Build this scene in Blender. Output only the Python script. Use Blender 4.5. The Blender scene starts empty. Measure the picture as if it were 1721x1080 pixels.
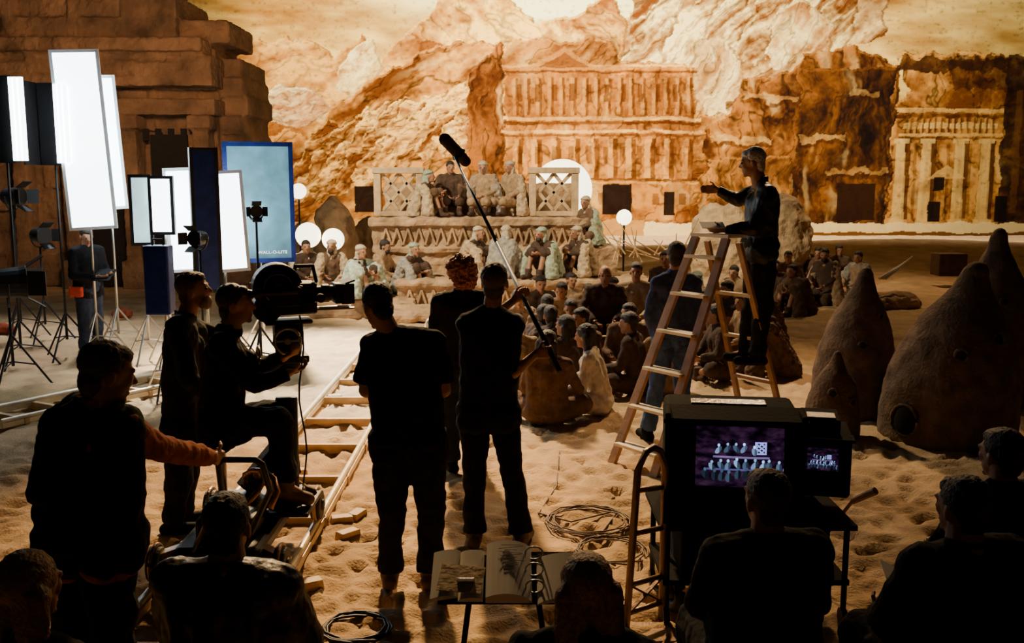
import bpy, math, random
import numpy as np
from mathutils import Vector as V, Matrix
random.seed(7)
S=bpy.context.scene; COL=S.collection
# ---- image pixels to world points: camera 2.4 m above the sand, assumed distances Y ----
H=2.4; F=1650.; TH=math.atan(240/F); c_,s_=math.cos(TH),math.sin(TH)
def W(u,v,Y):
    t=(540-v)/F; z=Y*(t*c_-s_)/(c_+t*s_)
    return V(((u-860.5)/F*(Y*c_-z*s_),Y,z+H))
def G(u,v):
    t=(540-v)/F; Y=-H*(c_+t*s_)/(t*c_-s_); p=W(u,v,Y); p.z=0; return p
def XU(u,Y,z=0): return (u-860.5)/F*(Y*c_-(z-H)*s_)
def fwd(h): h=math.radians(h); return V((math.sin(h),math.cos(h),0))
# ---------------- materials ----------------
MC={}
def mat(key,col,rough=.8,metal=0,ns=8,na=.25,bump=.2,em=0,bs=40,attr=None,spec=None):
    if key in MC: return MC[key]
    m=bpy.data.materials.new(key); m.use_nodes=True; n=m.node_tree.nodes; l=m.node_tree.links
    p=n['Principled BSDF']; p.inputs['Roughness'].default_value=rough; p.inputs['Metallic'].default_value=metal
    if spec is not None: p.inputs['Specular IOR Level'].default_value=spec
    tc=n.new('ShaderNodeTexCoord'); nz=n.new('ShaderNodeTexNoise'); nz.inputs['Scale'].default_value=ns; nz.inputs['Detail'].default_value=6
    l.new(tc.outputs['Object'],nz.inputs['Vector'])
    rp=n.new('ShaderNodeValToRGB'); rp.color_ramp.elements[0].position=.3; rp.color_ramp.elements[1].position=.7
    rp.color_ramp.elements[0].color=[min(1,x*(1-na)) for x in col]+[1]; rp.color_ramp.elements[1].color=[min(1,x*(1+na)) for x in col]+[1]
    l.new(nz.outputs['Fac'],rp.inputs['Fac']); out=rp.outputs['Color']
    if attr:
        at=n.new('ShaderNodeAttribute'); at.attribute_name=attr
        mx=n.new('ShaderNodeMix'); mx.data_type='RGBA'; mx.blend_type='MULTIPLY'; mx.inputs[0].default_value=1
        l.new(at.outputs['Color'],mx.inputs[6]); l.new(out,mx.inputs[7]); out=mx.outputs[2]
    l.new(out,p.inputs['Base Color'])
    if bump:
        nb=n.new('ShaderNodeTexNoise'); nb.inputs['Scale'].default_value=bs; nb.inputs['Detail'].default_value=5; l.new(tc.outputs['Object'],nb.inputs['Vector'])
        b=n.new('ShaderNodeBump'); b.inputs['Strength'].default_value=bump; b.inputs['Distance'].default_value=.02
        l.new(nb.outputs['Fac'],b.inputs['Height']); l.new(b.outputs['Normal'],p.inputs['Normal'])
    if em:
        l.new(out,p.inputs['Emission Color']); p.inputs['Emission Strength'].default_value=em
    MC[key]=m; return m
def cl(key,col,**k): return mat('cloth_'+key,col,rough=k.pop('rough',.9),ns=14,na=.3,bump=.35,bs=30,spec=.2,**k)
SKIN=mat('skin',(.37,.18,.10),.55,ns=20,na=.12,bump=.05); LIP=mat('lip',(.24,.08,.055),.5)
BLACK=cl('black',(.006,.006,.008)); BLK2=cl('charcoal',(.012,.012,.015)); NAVY=cl('navy',(.010,.014,.032))
METAL=mat('black_metal',(.012,.012,.014),.5,.3,na=.1,bump=.05); STEEL=mat('steel',(.45,.43,.4),.3,.9,na=.1,bump=.05)
MATTE=mat('matte_black',(.008,.008,.009),.9,0,na=.1,bump=.2,spec=.1)
BROWNSTEEL=mat('worn_tube',(.30,.19,.12),.4,.6,na=.2)
WOOD=mat('pale_wood',(.58,.38,.19),.6,ns=6,na=.25); LADW=mat('ladder_wood',(.46,.26,.13),.55,ns=8,na=.25); TREAD=mat('tread_wood',(.84,.72,.52),.6,ns=8,na=.12)
STONE=mat('set_stone',(.40,.25,.13),.95,ns=3,na=.45,bump=.9,bs=9); STONEL=mat('set_stone_light',(.52,.36,.19),.95,ns=4,na=.35,bump=.8,bs=12)
DSTONE=mat('temple_stone',(.17,.09,.044),.95,ns=1.3,na=.6,bump=1,bs=7); DARK=mat('recess_shade',(.01,.007,.005),1,bump=0)  # DARK is a near-black colour standing for shade inside openings
CLAY=mat('clay',(.15,.098,.065),.95,ns=7,na=.35,bump=.8,bs=34,spec=.1)
PAPER=mat('paper',(.78,.74,.68),.8,na=.05,bump=0); BLUE=mat('blue_metal',(.008,.03,.22),.4,.3,na=.3)
PANEL=mat('lit_diffuser',(.80,.93,1.0),.8,na=.06,bump=0,em=9.,ns=1.2); TUBE=mat('lit_tube',(.85,.95,1.0),.5,na=.02,bump=0,em=10); GLOBE=mat('lit_globe',(1,.88,.62),.6,na=.03,bump=0,em=5)
PANELB=mat('lit_diffuser_blue',(.45,.74,.88),.8,na=.5,bump=0,em=1.4,ns=2)
# ---------------- mesh builder ----------------
def perp(d):
    d=d.normalized(); a=V((0,0,1)) if abs(d.z)<.9 else V((1,0,0)); x=d.cross(a).normalized(); return x,d.cross(x).normalized()
class MB:
    def __init__(s,M=None): s.v=[]; s.f=[]; s.M=M or Matrix()
    def add(s,vs,fs):
        b=len(s.v); s.v+=[s.M@V(v) for v in vs]; s.f+=[tuple(b+i for i in f) for f in fs]; return s
    def loft(s,rings,cap=True,closed=False):
        n=len(rings[0]); vs=[p for r in rings for p in r]; fs=[]; R=len(rings)
        for i in range(R if closed else R-1):
            j=(i+1)%R
            for k in range(n): fs.append((i*n+k,i*n+(k+1)%n,j*n+(k+1)%n,j*n+k))
        if cap and not closed: fs.append(tuple(range(n))[::-1]); fs.append(tuple((R-1)*n+k for k in range(n)))
        return s.add(vs,fs)
    def prof(s,a,d,pr,n=12):
        x,y=perp(d); d=d.normalized()
        return s.loft([[a+d*t+(x*math.cos(6.2832*k/n)+y*math.sin(6.2832*k/n))*max(r,1e-4) for k in range(n)] for t,r in pr])
    def cyl(s,a,b,r1,r2=None,n=12):
        a,b=V(a),V(b); return s.prof(a,b-a,[(0,r1),((b-a).length,r1 if r2 is None else r2)],n)
    def cap(s,a,b,r1,r2=None,n=12):
        a,b=V(a),V(b); r2=r1 if r2 is None else r2; L=(b-a).length
        if L<1e-4: return s.ell(a,(r1,)*3)
        pr=[(-r1*math.cos(t),r1*math.sin(t)) for t in (.15,.5,.9,1.25)]+[(0,r1),(L,r2)]+[(L+r2*math.cos(t),r2*math.sin(t)) for t in (1.25,.9,.5,.15)]
        return s.prof(a,b-a,pr,n)
    def chain(s,pts,r):
        for a,b in zip(pts,pts[1:]): s.cap(a,b,r)
        return s
    def ell(s,c,r,R=None,n=14,m=8):
        c=V(c); R=R or Matrix.Identity(3); rg=[]
        for i in range(m+1):
            t=.08+(math.pi-.16)*i/m
            rg.append([c+R@V((r[0]*math.sin(t)*math.cos(6.2832*k/n),r[1]*math.sin(t)*math.sin(6.2832*k/n),-r[2]*math.cos(t))) for k in range(n)])
        return s.loft(rg)
    def box(s,c,sz,R=None,tp=1.):
        c=V(c); R=R or Matrix.Identity(3); x,y,z=[q/2 for q in sz]
        vs=[c+R@V((i*x*(tp if k>0 else 1),j*y*(tp if k>0 else 1),k*z)) for k in(-1,1) for i,j in((-1,-1),(1,-1),(1,1),(-1,1))]
        return s.add(vs,[(3,2,1,0),(4,5,6,7),(0,1,5,4),(1,2,6,5),(2,3,7,6),(3,0,4,7)])
    def bar(s,a,b,w,t,up=(0,0,1)):
        a,b=V(a),V(b); z=(b-a).normalized(); x=z.cross(V(up)); x=x.normalized() if x.length>1e-3 else V((1,0,0)); y=z.cross(x)
        return s.box((a+b)/2,(w,t,(b-a).length),Matrix((x,y,z)).transposed())
    def tube(s,pts,r,n=8,closed=False):
        pts=[V(p) for p in pts]; rg=[]; N=len(pts)
        for i,p in enumerate(pts):
            d=(pts[(i+1)%N]-pts[i-1]) if closed or 0<i<N-1 else (pts[1]-pts[0] if i==0 else pts[-1]-pts[-2])
            d.normalize(); a=V((0,0,1)) if abs(d.z)<.95 else V((0,1,0)); x=d.cross(a).normalized(); y=d.cross(x)
            rg.append([p+(x*math.cos(6.2832*k/n)+y*math.sin(6.2832*k/n))*r for k in range(n)])
        return s.loft(rg,closed=closed)
    def ring(s,c,ax,R,r,n=24,m=8):
        x,y=perp(V(ax)); return s.tube([V(c)+(x*math.cos(6.2832*k/n)+y*math.sin(6.2832*k/n))*R for k in range(n)],r,m,True)
    def mesh(s):
        me=bpy.data.meshes.new('m'); me.from_pydata([tuple(v) for v in s.v],[],s.f); me.validate(); return me
ORG={}
def setup(o,label,cat,group=None):
    o['label']=label; o['category']=cat
    if group: o['group']=group
def thing(name,label,cat,base,group=None):
    o=bpy.data.objects.new(name,None); o.empty_display_size=.2; o.location=base; COL.objects.link(o); setup(o,label,cat,group); ORG[o]=V(base); return o
def obj(name,me,m,parent=None,base=None,label=None,cat=None,smooth=False,bevel=0,group=None,kind=None):
    if isinstance(me,MB): me=me.mesh()
    o=bpy.data.objects.new(name,me); org=ORG[parent] if parent else V(base or (0,0,0))
    n=len(me.vertices); co=np.empty(n*3); me.vertices.foreach_get('co',co); co=co.reshape(-1,3)-np.array(org); me.vertices.foreach_set('co',co.ravel())
    for q in (m if isinstance(m,list) else [m]): me.materials.append(q)
    me.polygons.foreach_set('use_smooth',[smooth]*len(me.polygons)); me.update()
    if parent: o.parent=parent
    else: o.location=org
    ORG[o]=org; COL.objects.link(o)
    if label: o['label']=label
    if cat: o['category']=cat
    if group: o['group']=group
    if kind: o['kind']=kind
    if bevel:
        b=o.modifiers.new('b','BEVEL'); b.width=bevel; b.segments=2; b.limit_method='ANGLE'
    return o
TX={}
def remesh(mb,vx,disp=None,sm=2,floor=None):
    o=bpy.data.objects.new('t',mb.mesh()); COL.objects.link(o)
    m=o.modifiers.new('r','REMESH'); m.mode='VOXEL'; m.voxel_size=vx
    if sm: q=o.modifiers.new('s','SMOOTH'); q.iterations=sm
    if disp:
        if disp[0] not in TX:
            t=bpy.data.textures.new('c','CLOUDS'); t.noise_scale=disp[0]; t.noise_depth=2; TX[disp[0]]=t
        d=o.modifiers.new('d','DISPLACE'); d.texture=TX[disp[0]]; d.strength=disp[1]; d.mid_level=.5; d.texture_coords='GLOBAL'
    dg=bpy.context.evaluated_depsgraph_get(); me=bpy.data.meshes.new_from_object(o.evaluated_get(dg))
    old=o.data; bpy.data.objects.remove(o); bpy.data.meshes.remove(old)
    if floor is not None:
        co=np.empty(len(me.vertices)*3); me.vertices.foreach_get('co',co); co=co.reshape(-1,3); co[:,2]=np.maximum(co[:,2],floor); me.vertices.foreach_set('co',co.ravel())
    return me
def lerp(a,b,t): return a+(b-a)*t
# ---------------- people ----------------
def hand(mb,wr,d,t,side,curl,vx):
    d=d.normalized(); t=(t-d*t.dot(d)); t=t.normalized() if t.length>1e-3 else perp(d)[0]
    n=d.cross(t)*(-side); rf=max(.0088,vx*.75)
    for i,(L,o) in enumerate(((.072,.030),(.08,.010),(.074,-.010),(.058,-.029))):
        k=wr+d*.085+t*o*1.05; mb.cap(wr+t*o*.6,k,.014,.012,8)
        a=curl*.6; p=k
        for j,f in enumerate((.45,.32,.23)):
            dd=d*math.cos(a)+n*math.sin(a); q=p+dd*L*f; mb.cap(p,q,rf,rf*.9,6); p=q; a+=curl
    b=wr+d*.025+t*.03; e=b+(t*.75+d*.55+n*.35).normalized()*.042; mb.cap(wr+d*.01,b,.014,.013,8); mb.cap(b,e,.012,.0105,6)
    mb.cap(e,e+(d*.8+t*.25+n*(.3+curl*.5)).normalized()*.032,.0105,.009,6)
def person(J,gaze,label,vx=.01,top=None,sleeve='long',legs=None,shoe=BLACK,hair='short',hairm=None,cloak=None,tunic=False,
           curl=.5,bulk=1.,floor=0.,beard=None,eyes=False,group=None,base=None,open_front=False):
    b=bulk; gz=V(gaze).normalized(); up=V((0,0,1)); r=gz.cross(up).normalized(); up=r.cross(gz).normalized()
    R=Matrix((r,gz,up)).transposed(); h=J['head']; nk=J['neck']
    body_f=V((0,0,1)).cross(J['shR']-J['shL']).normalized()
    ms=(J['shL']+J['shR'])/2; mh=(J['hipL']+J['hipR'])/2
    pos=base or V((mh.x,mh.y,floor))
    def torso(mb,k,lo=0.):
        for s in 'LR':
            a=lerp(J['sh'+s],ms,.35)-V((0,0,.05)); e=J['hip'+s]-V((0,0,lo))
            mb.cap(a,lerp(J['hip'+s],mh,.1),.085*b+k,.09*b+k); 
            if lo: mb.cap(J['hip'+s],e,.1*b+k,.105*b+k)
            mb.cap(J['sh'+s],lerp(nk,ms,.3),.055*b+k,.05+k)
        mb.cap(lerp(ms,mh,.22),lerp(ms,mh,.8),.112*b+k,.112*b+k); mb.cap(J['shL'],J['shR'],.058*b+k); mb.cap(J['hipL'],J['hipR'],.1*b+k)
    B=MB(); torso(B,0)
    B.cap(nk-V((0,0,.04)),h-up*.02-gz*.01,.06*b,.056)
    B.ell(h+up*.027-gz*.004,(.076,.095,.096),R,16,10).ell(h-up*.052+gz*.026,(.056,.062,.066),R).ell(h-up*.012+gz*.072,(.05,.03,.05),R)
    B.cap(h+up*.015+gz*.09,h-up*.024+gz*.112,.009,.014,8).ell(h-up*.068+gz*.086,(.024,.012,.011),R).ell(h-up*.1+gz*.072,(.024,.02,.018),R)
    B.cap(h+up*.027+gz*.085-r*.04,h+up*.027+gz*.085+r*.04,.011)
    for s in(-1,1): B.ell(h+r*.079*s-up*.012-gz*.008,(.011,.02,.033),R,8,6)
    for s,sg in(('L',-1),('R',1)):
        B.cap(J['sh'+s],J['el'+s],.052*b,.041*b).cap(J['el'+s],J['wr'+s],.041*b,.027)
        hd=J.get('hd'+s) or (J['wr'+s]-J['el'+s]).normalized()
        hand(B,J['wr'+s],hd,J.get('th'+s) or (body_f+V((0,0,.3))),sg,curl,vx)
        B.cap(J['hip'+s],J['kn'+s],.086*b,.057*b).cap(J['kn'+s],J['an'+s],.055*b,.038).cap(J['an'+s]-V((0,0,.03)),J['to'+s],.04,.03)
    me=remesh(B,vx,None,1); 
    P=obj('person',me,[SKIN,LIP],None,pos,smooth=True); setup(P,label,'person',group)
    n=len(me.polygons); ce=np.empty(n*3); me.polygons.foreach_get('center',ce); ce=ce.reshape(-1,3)+np.array(pos)
    lp=np.array(h-up*.068+gz*.094); me.polygons.foreach_set('material_index',(np.linalg.norm(ce-lp,axis=1)<.02).astype(np.int32))
    if eyes:
        for s in(-1,1): obj('eye',MB().ell(h+up*.004+gz*.088+r*.032*s,(.015,.012,.010),R,8,6),mat('eye_dark',(.03,.02,.015),.2,bump=0),P,smooth=True)
    if top:
        T=MB(); torso(T,.018,.06 if legs else 0.)
        for s in 'LR':
            if sleeve=='long': T.cap(J['sh'+s],J['el'+s],.068*b,.056*b).cap(J['el'+s],lerp(J['el'+s],J['wr'+s],.5),.056*b,.05*b).cyl(lerp(J['el'+s],J['wr'+s],.5),lerp(J['el'+s],J['wr'+s],.95),.05*b,.043)
            elif sleeve=='short': T.cap(J['sh'+s],lerp(J['sh'+s],J['el'+s],.3),.07*b,.068*b).cyl(lerp(J['sh'+s],J['el'+s],.2),lerp(J['sh'+s],J['el'+s],.85),.069*b,.074*b)
            else: T.cap(J['sh'+s],lerp(J['sh'+s],J['el'+s],.1),.07*b)
            if tunic: T.cap(J['hip'+s],J['kn'+s],.12,.1)
        if sleeve=='long': T.cyl(nk-V((0,0,.05)),nk+V((0,0,.035)),.075,.07)
        obj({'long':'jacket','short':'t_shirt'}.get(sleeve,'vest') if not tunic else 'tunic',remesh(T,vx*1.1,(.11,.035),2,floor+.005),top,P,smooth=True)
    if legs:
        T=MB(); T.cap(J['hipL'],J['hipR'],.12*b).cap(lerp(mh,ms,.12),mh,.12*b)
        for s in 'LR':
            k,a=J['kn'+s],J['an'+s]; T.cap(J['hip'+s],k,.108*b,.08*b).cap(k,lerp(k,a,.6),.08*b,.072).cyl(lerp(k,a,.5),lerp(k,a,.97),.075,.078)
        obj('trousers',remesh(T,vx*1.1,(.13,.045),2,floor+.005),legs,P,smooth=True)
    for s in 'LR':
        a,t=J['an'+s],J['to'+s]; d=(t-a); d.z=0; d=d.normalized() if d.length>.01 else V((0,1,0))
        obj('shoe',remesh(MB().cap(a-d*.05-V((0,0,.045)),t-V((0,0,.0)),.048,.043).cap(a,a-V((0,0,.04)),.055,.053).cyl(a+V((0,0,.09)),a-V((0,0,.02)),.058),max(vx,.01),None,1,floor+.002),shoe,P,smooth=True)
    hm=hairm or mat('hair_dark',(.02,.012,.008),.6,ns=60,na=.5,bump=.6,bs=90)
    if hair=='short': obj('hair',remesh(MB().ell(h+up*.045-gz*.022,(.087,.098,.093),R,16,10).ell(h-up*.03-gz*.06,(.068,.045,.07),R).ell(h+up*.075+gz*.035,(.06,.055,.045),R),vx*.9,(.02,.012),1),hm,P,smooth=True)
    elif hair=='bald': obj('hair',remesh(MB().ring(h-up*.005-gz*.02,up,.073,.018,20).ell(h-up*.03-gz*.06,(.062,.04,.05),R),vx*.9,(.02,.01),1),hm,P,smooth=True)
    elif hair=='curly': obj('hair',remesh(MB().ell(h+up*.045-gz*.03,(.125,.125,.118),R,16,10).ell(h-up*.05-gz*.055,(.11,.08,.09),R),vx*.9,(.025,.06),0),hm,P,smooth=True)
    elif hair=='long':
        q=MB().ell(h+up*.045-gz*.02,(.09,.104,.096),R,16,10)
        for s in(-.075,-.035,.035,.075): q.cap(h+r*s-gz*.05,h+r*s*1.15-gz*.075-V((0,0,.24)),.045,.035)
        obj('hair',remesh(q,vx*.9,(.03,.012),1),hm,P,smooth=True)
    elif hair=='wrap':
        q=MB().ell(h+up*.07-gz*.025,(.09,.102,.07),R,16,10).ring(h+up*.068-gz*.012,up-gz*.12,.082,.022,20).cap(h-gz*.08,h-gz*.11-V((0,0,.22)),.055,.075).cap(h-up*.02-r*.07-gz*.04,h-up*.12-r*.06-gz*.03,.03).cap(h-up*.02+r*.07-gz*.04,h-up*.12+r*.06-gz*.03,.03)
        obj('head_wrap',remesh(q,vx*.8,(.04,.015),1),hm,P,smooth=True)
    if beard: obj('beard',remesh(MB().ell(h-up*.085+gz*.055,(.058,.05,.055),R),max(.009,vx*.8),(.02,.015),1),beard,P,smooth=True)
    if cloak:
        T=MB(); bk=-body_f; o_=bk*(.05 if open_front else 0)
        for s in 'LR':
            T.cap(J['sh'+s]+o_,J['el'+s]+o_,.09,.10); T.cap(J['sh'+s]+o_,J['hip'+s]+bk*.10-V((0,0,.05)),.09,.18)
            ex=J['el'+s]+(J['el'+s]-ms)*.25+o_; T.cap(J['el'+s]+o_,V((ex.x,ex.y,floor+.08)),.09,.13)
            if not open_front: T.cap(J['sh'+s],lerp(J['el'+s],J['kn'+s],.5),.09,.12); q=lerp(J['hip'+s],J['kn'+s],.75); T.cap(J['hip'+s],q,.15,.13)
        T.cap(J['shL']+o_,J['shR']+o_,.08).cap(ms+bk*.04,mh+bk*.08,.11,.18).cap(nk+bk*.04,ms+o_,.08,.09)
        obj('cloak',remesh(T,vx*1.1,(.07,.065),1,floor+.01),cloak,P,smooth=True)
    return P
TP={'ground':dict(hip=(.1,0,.12),kn=(.33,.22,.19),an=(-.04,.30,.08),to=(-.17,.27,.06),sh=(.18,.05,.60),el=(.27,.14,.37),wr=(.15,.33,.30),neck=(0,.05,.67),head=(0,.09,.80)),
 'knees':dict(hip=(.1,0,.12),kn=(.14,.32,.47),an=(.12,.45,.09),to=(.14,.6,.04),sh=(.18,.09,.58),el=(.25,.28,.42),wr=(.08,.40,.43),neck=(0,.10,.65),head=(0,.15,.78)),
 'chair':dict(hip=(.1,0,.08),kn=(.14,.42,.08),an=(.14,.42,-.33),to=(.15,.57,-.38),sh=(.19,.02,.55),el=(.25,.12,.3),wr=(.12,.34,.2),neck=(0,.02,.62),head=(0,.06,.76)),
 'kneel':dict(hip=(.1,0,.27),kn=(.15,.34,.08),an=(.12,-.06,.08),to=(.12,-.2,.04),sh=(.18,.04,.76),el=(.25,.14,.52),wr=(.12,.33,.42),neck=(0,.04,.83),head=(0,.08,.96)),
 'stand':dict(hip=(.09,0,.93),kn=(.1,.02,.5),an=(.11,-.02,.09),to=(.13,.15,.04),sh=(.19,0,1.42),el=(.24,-.02,1.12),wr=(.22,.12,.9),neck=(0,0,1.49),head=(0,.03,1.63))}
def pose(x,y,z,h,name,jit=.03,lean=0.,seat=0.,over=None):
    f=fwd(h); r=V((f.y,-f.x,0)); J={}; t=TP[name]; o=V((x,y,z+seat))
    for k,q in t.items():
        def pt(sx): return o+r*(q[0]*sx)+f*(q[1]+(lean*q[2] if k in('sh','neck','head','el') else 0))+V((0,0,q[2]))
        if k in('neck','head'): J[k]=pt(1)
        else:
            for s,sg in(('L',-1),('R',1)):
                J[k+s]=pt(sg)
                if k in('el','wr'): J[k+s]+=V([random.uniform(-jit,jit) for _ in range(3)])
    for k,q in (over or {}).items(): J[k]=o+r*q[0]+f*q[1]+V((0,0,q[2]))
    return J
def pxpose(Y,d,toe_h=0,floor=0.):
    J={k:W(q[0],q[1],Y+(q[2] if len(q)>2 else 0)) for k,q in d.items()}
    for s in 'LR':
        if floor is not None: J['an'+s].z=floor+.09
        if 'to'+s not in J: J['to'+s]=J['an'+s]+fwd(toe_h+(8 if s=='R' else -8))*.16+V((0,0,-.05))
    return J
# ---------------- camera ----------------
cd=bpy.data.cameras.new('camera'); cam=bpy.data.objects.new('camera',cd); COL.objects.link(cam); S.camera=cam
cd.sensor_width=36; cd.lens=36*F/1721; cam.location=(0,0,H); cam.rotation_euler=(math.pi/2-TH,0,0); cd.clip_end=200
# ---------------- noise / backdrop painting ----------------
def vn(x,y,seed):
    T=np.random.RandomState(seed).rand(256,256); xi=np.floor(x).astype(int); yi=np.floor(y).astype(int); fx=x-xi; fy=y-yi
    fx=fx*fx*(3-2*fx); fy=fy*fy*(3-2*fy); a=T[xi&255,yi&255]; b=T[(xi+1)&255,yi&255]; c=T[xi&255,(yi+1)&255]; d=T[(xi+1)&255,(yi+1)&255]
    return (a*(1-fx)+b*fx)*(1-fy)+(c*(1-fx)+d*fx)*fy
def fbm(x,y,seed,o=4):
    r=0; a=.5; t=0
    for i in range(o): r=r+a*vn(x*2**i,y*2**i,seed+i); t+=a; a*=.55
    return r/t
def gridmesh(X,Y,Z,colr=None):
    nv,nu=X.shape; me=bpy.data.meshes.new('g'); co=np.stack([X,Y,Z],-1).reshape(-1,3)
    i=np.arange(nv*nu).reshape(nv,nu); q=np.stack([i[:-1,:-1],i[:-1,1:],i[1:,1:],i[1:,:-1]],-1).reshape(-1)
    me.vertices.add(nv*nu); me.vertices.foreach_set('co',co.ravel()); me.loops.add(len(q)); me.loops.foreach_set('vertex_index',q)
    me.polygons.add(len(q)//4); me.polygons.foreach_set('loop_start',np.arange(0,len(q),4)); me.update(calc_edges=True)
    if colr is not None:
        a=me.color_attributes.new('paint','FLOAT_COLOR','POINT'); cc=np.clip(colr,0,1).reshape(-1,3)**2.2
        a.data.foreach_set('color',np.concatenate([cc,np.ones((len(cc),1))],1).ravel().astype(np.float32))
    return me
pu=np.arange(-420,2140,1.5); pv=np.arange(420,-110,-1.4); U,Vv=np.meshgrid(pu,pv)
def LP(a,b,t): t=np.clip(t,0,1)[...,None]; return np.array(a)*(1-t)+np.array(b)*t
n1=fbm(U/230+Vv/150,Vv/55,1); n2=fbm(U/70,Vv/22-U/300,9)
C=LP((.56,.36,.14),(1.0,.86,.56),(n1*.6+n2*.6-.28)*1.8)
g=np.exp(-((U-910)/200)**2-((Vv+5)/50)**2); C=C+(np.array((1,.97,.82))-C)*np.clip(g*1.6,0,1)[...,None]
JX=(fbm(U/25,Vv/25,21)-.5)*26; JY=(fbm(U/22,Vv/22,31)-.5)*22; MOD=np.clip(fbm(U/20,Vv/16,41)*1.9-.25,0,1)
def poly(pts,j=1.):
    x=U+JX*j; y=Vv+JY*j; m=np.zeros(U.shape,bool); n=len(pts)
    for i in range(n):
        (x1,y1),(x2,y2)=pts[i],pts[(i+1)%n]
        if y1==y2: continue
        m^=((y1>y)!=(y2>y))&(x<(x2-x1)*(y-y1)/(y2-y1)+x1)
    return m
def put(m,col,a=1.):
    global C
    w=(m*a)[...,None]; C=C*(1-w)+np.asarray(col)*w
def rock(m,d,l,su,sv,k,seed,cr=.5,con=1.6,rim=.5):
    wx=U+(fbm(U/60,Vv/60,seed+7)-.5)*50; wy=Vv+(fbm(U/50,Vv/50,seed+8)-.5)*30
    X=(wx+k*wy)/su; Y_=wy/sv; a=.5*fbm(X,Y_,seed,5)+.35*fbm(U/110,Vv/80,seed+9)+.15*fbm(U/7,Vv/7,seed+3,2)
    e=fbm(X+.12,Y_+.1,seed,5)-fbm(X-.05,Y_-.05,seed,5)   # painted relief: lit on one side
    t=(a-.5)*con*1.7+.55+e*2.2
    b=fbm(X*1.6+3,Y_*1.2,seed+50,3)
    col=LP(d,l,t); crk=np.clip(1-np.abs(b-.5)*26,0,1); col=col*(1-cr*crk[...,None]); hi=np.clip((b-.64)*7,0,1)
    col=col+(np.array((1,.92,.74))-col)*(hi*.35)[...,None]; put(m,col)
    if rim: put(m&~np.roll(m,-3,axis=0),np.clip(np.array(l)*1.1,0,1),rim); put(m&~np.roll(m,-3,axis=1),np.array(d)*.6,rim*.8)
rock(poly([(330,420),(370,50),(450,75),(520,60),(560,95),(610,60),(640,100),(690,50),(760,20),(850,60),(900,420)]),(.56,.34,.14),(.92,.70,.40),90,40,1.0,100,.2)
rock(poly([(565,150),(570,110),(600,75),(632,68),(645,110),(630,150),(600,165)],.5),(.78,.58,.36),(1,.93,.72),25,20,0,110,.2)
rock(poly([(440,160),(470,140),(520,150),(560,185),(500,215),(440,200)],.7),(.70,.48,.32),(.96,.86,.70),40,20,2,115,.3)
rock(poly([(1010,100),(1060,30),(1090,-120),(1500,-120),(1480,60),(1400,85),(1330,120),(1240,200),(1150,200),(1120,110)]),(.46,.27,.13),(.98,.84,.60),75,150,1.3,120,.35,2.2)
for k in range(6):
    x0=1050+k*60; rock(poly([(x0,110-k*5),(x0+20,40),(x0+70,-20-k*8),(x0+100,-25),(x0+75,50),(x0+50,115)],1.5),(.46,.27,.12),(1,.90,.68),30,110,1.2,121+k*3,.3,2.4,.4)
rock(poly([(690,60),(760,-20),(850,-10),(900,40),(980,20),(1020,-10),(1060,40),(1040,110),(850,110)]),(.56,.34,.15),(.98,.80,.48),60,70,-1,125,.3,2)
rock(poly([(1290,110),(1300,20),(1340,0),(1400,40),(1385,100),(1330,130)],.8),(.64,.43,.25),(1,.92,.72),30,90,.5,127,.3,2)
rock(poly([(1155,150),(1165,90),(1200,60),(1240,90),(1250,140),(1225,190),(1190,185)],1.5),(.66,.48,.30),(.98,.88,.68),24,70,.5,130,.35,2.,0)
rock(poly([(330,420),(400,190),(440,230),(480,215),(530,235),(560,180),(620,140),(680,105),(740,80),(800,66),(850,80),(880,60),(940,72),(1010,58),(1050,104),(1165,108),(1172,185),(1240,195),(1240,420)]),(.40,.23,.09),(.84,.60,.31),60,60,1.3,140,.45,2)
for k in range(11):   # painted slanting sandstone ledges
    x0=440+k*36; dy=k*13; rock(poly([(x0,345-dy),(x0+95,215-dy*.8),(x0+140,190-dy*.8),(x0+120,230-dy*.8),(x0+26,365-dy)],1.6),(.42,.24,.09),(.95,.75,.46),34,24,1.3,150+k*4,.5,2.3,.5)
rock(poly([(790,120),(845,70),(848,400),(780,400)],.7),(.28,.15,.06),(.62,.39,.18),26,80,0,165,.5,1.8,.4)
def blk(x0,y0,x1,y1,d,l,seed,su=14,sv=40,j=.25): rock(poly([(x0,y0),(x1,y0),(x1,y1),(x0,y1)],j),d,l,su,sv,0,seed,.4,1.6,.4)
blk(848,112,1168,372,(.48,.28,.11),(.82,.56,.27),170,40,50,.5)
def colrow(x0,x1,y0,y1,n,w,lt=(.90,.68,.40),dk=(.28,.15,.06),j=.25,a=.65):
    for i in range(n):
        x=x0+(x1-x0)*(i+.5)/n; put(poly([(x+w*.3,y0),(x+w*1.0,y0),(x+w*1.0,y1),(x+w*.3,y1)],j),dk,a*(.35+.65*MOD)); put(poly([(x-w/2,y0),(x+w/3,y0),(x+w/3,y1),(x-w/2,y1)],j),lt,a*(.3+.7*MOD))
def band(x0,x1,y0,y1,col,a=.7,j=.35,mod=1): put(poly([(x0,y0),(x1,y0),(x1,y1),(x0,y1)],j),col,a*((.35+.65*MOD) if mod else 1))
LT=(.97,.78,.50); DK=(.24,.12,.05)
colrow(855,1168,130,192,16,7); band(845,1172,108,112,LT); band(845,1172,118,122,DK,.6); band(845,1180,195,201,LT,.9); band(845,1180,203,208,DK,.7); band(842,1180,217,222,LT,.8); band(842,1180,224,228,DK,.5)
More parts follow.
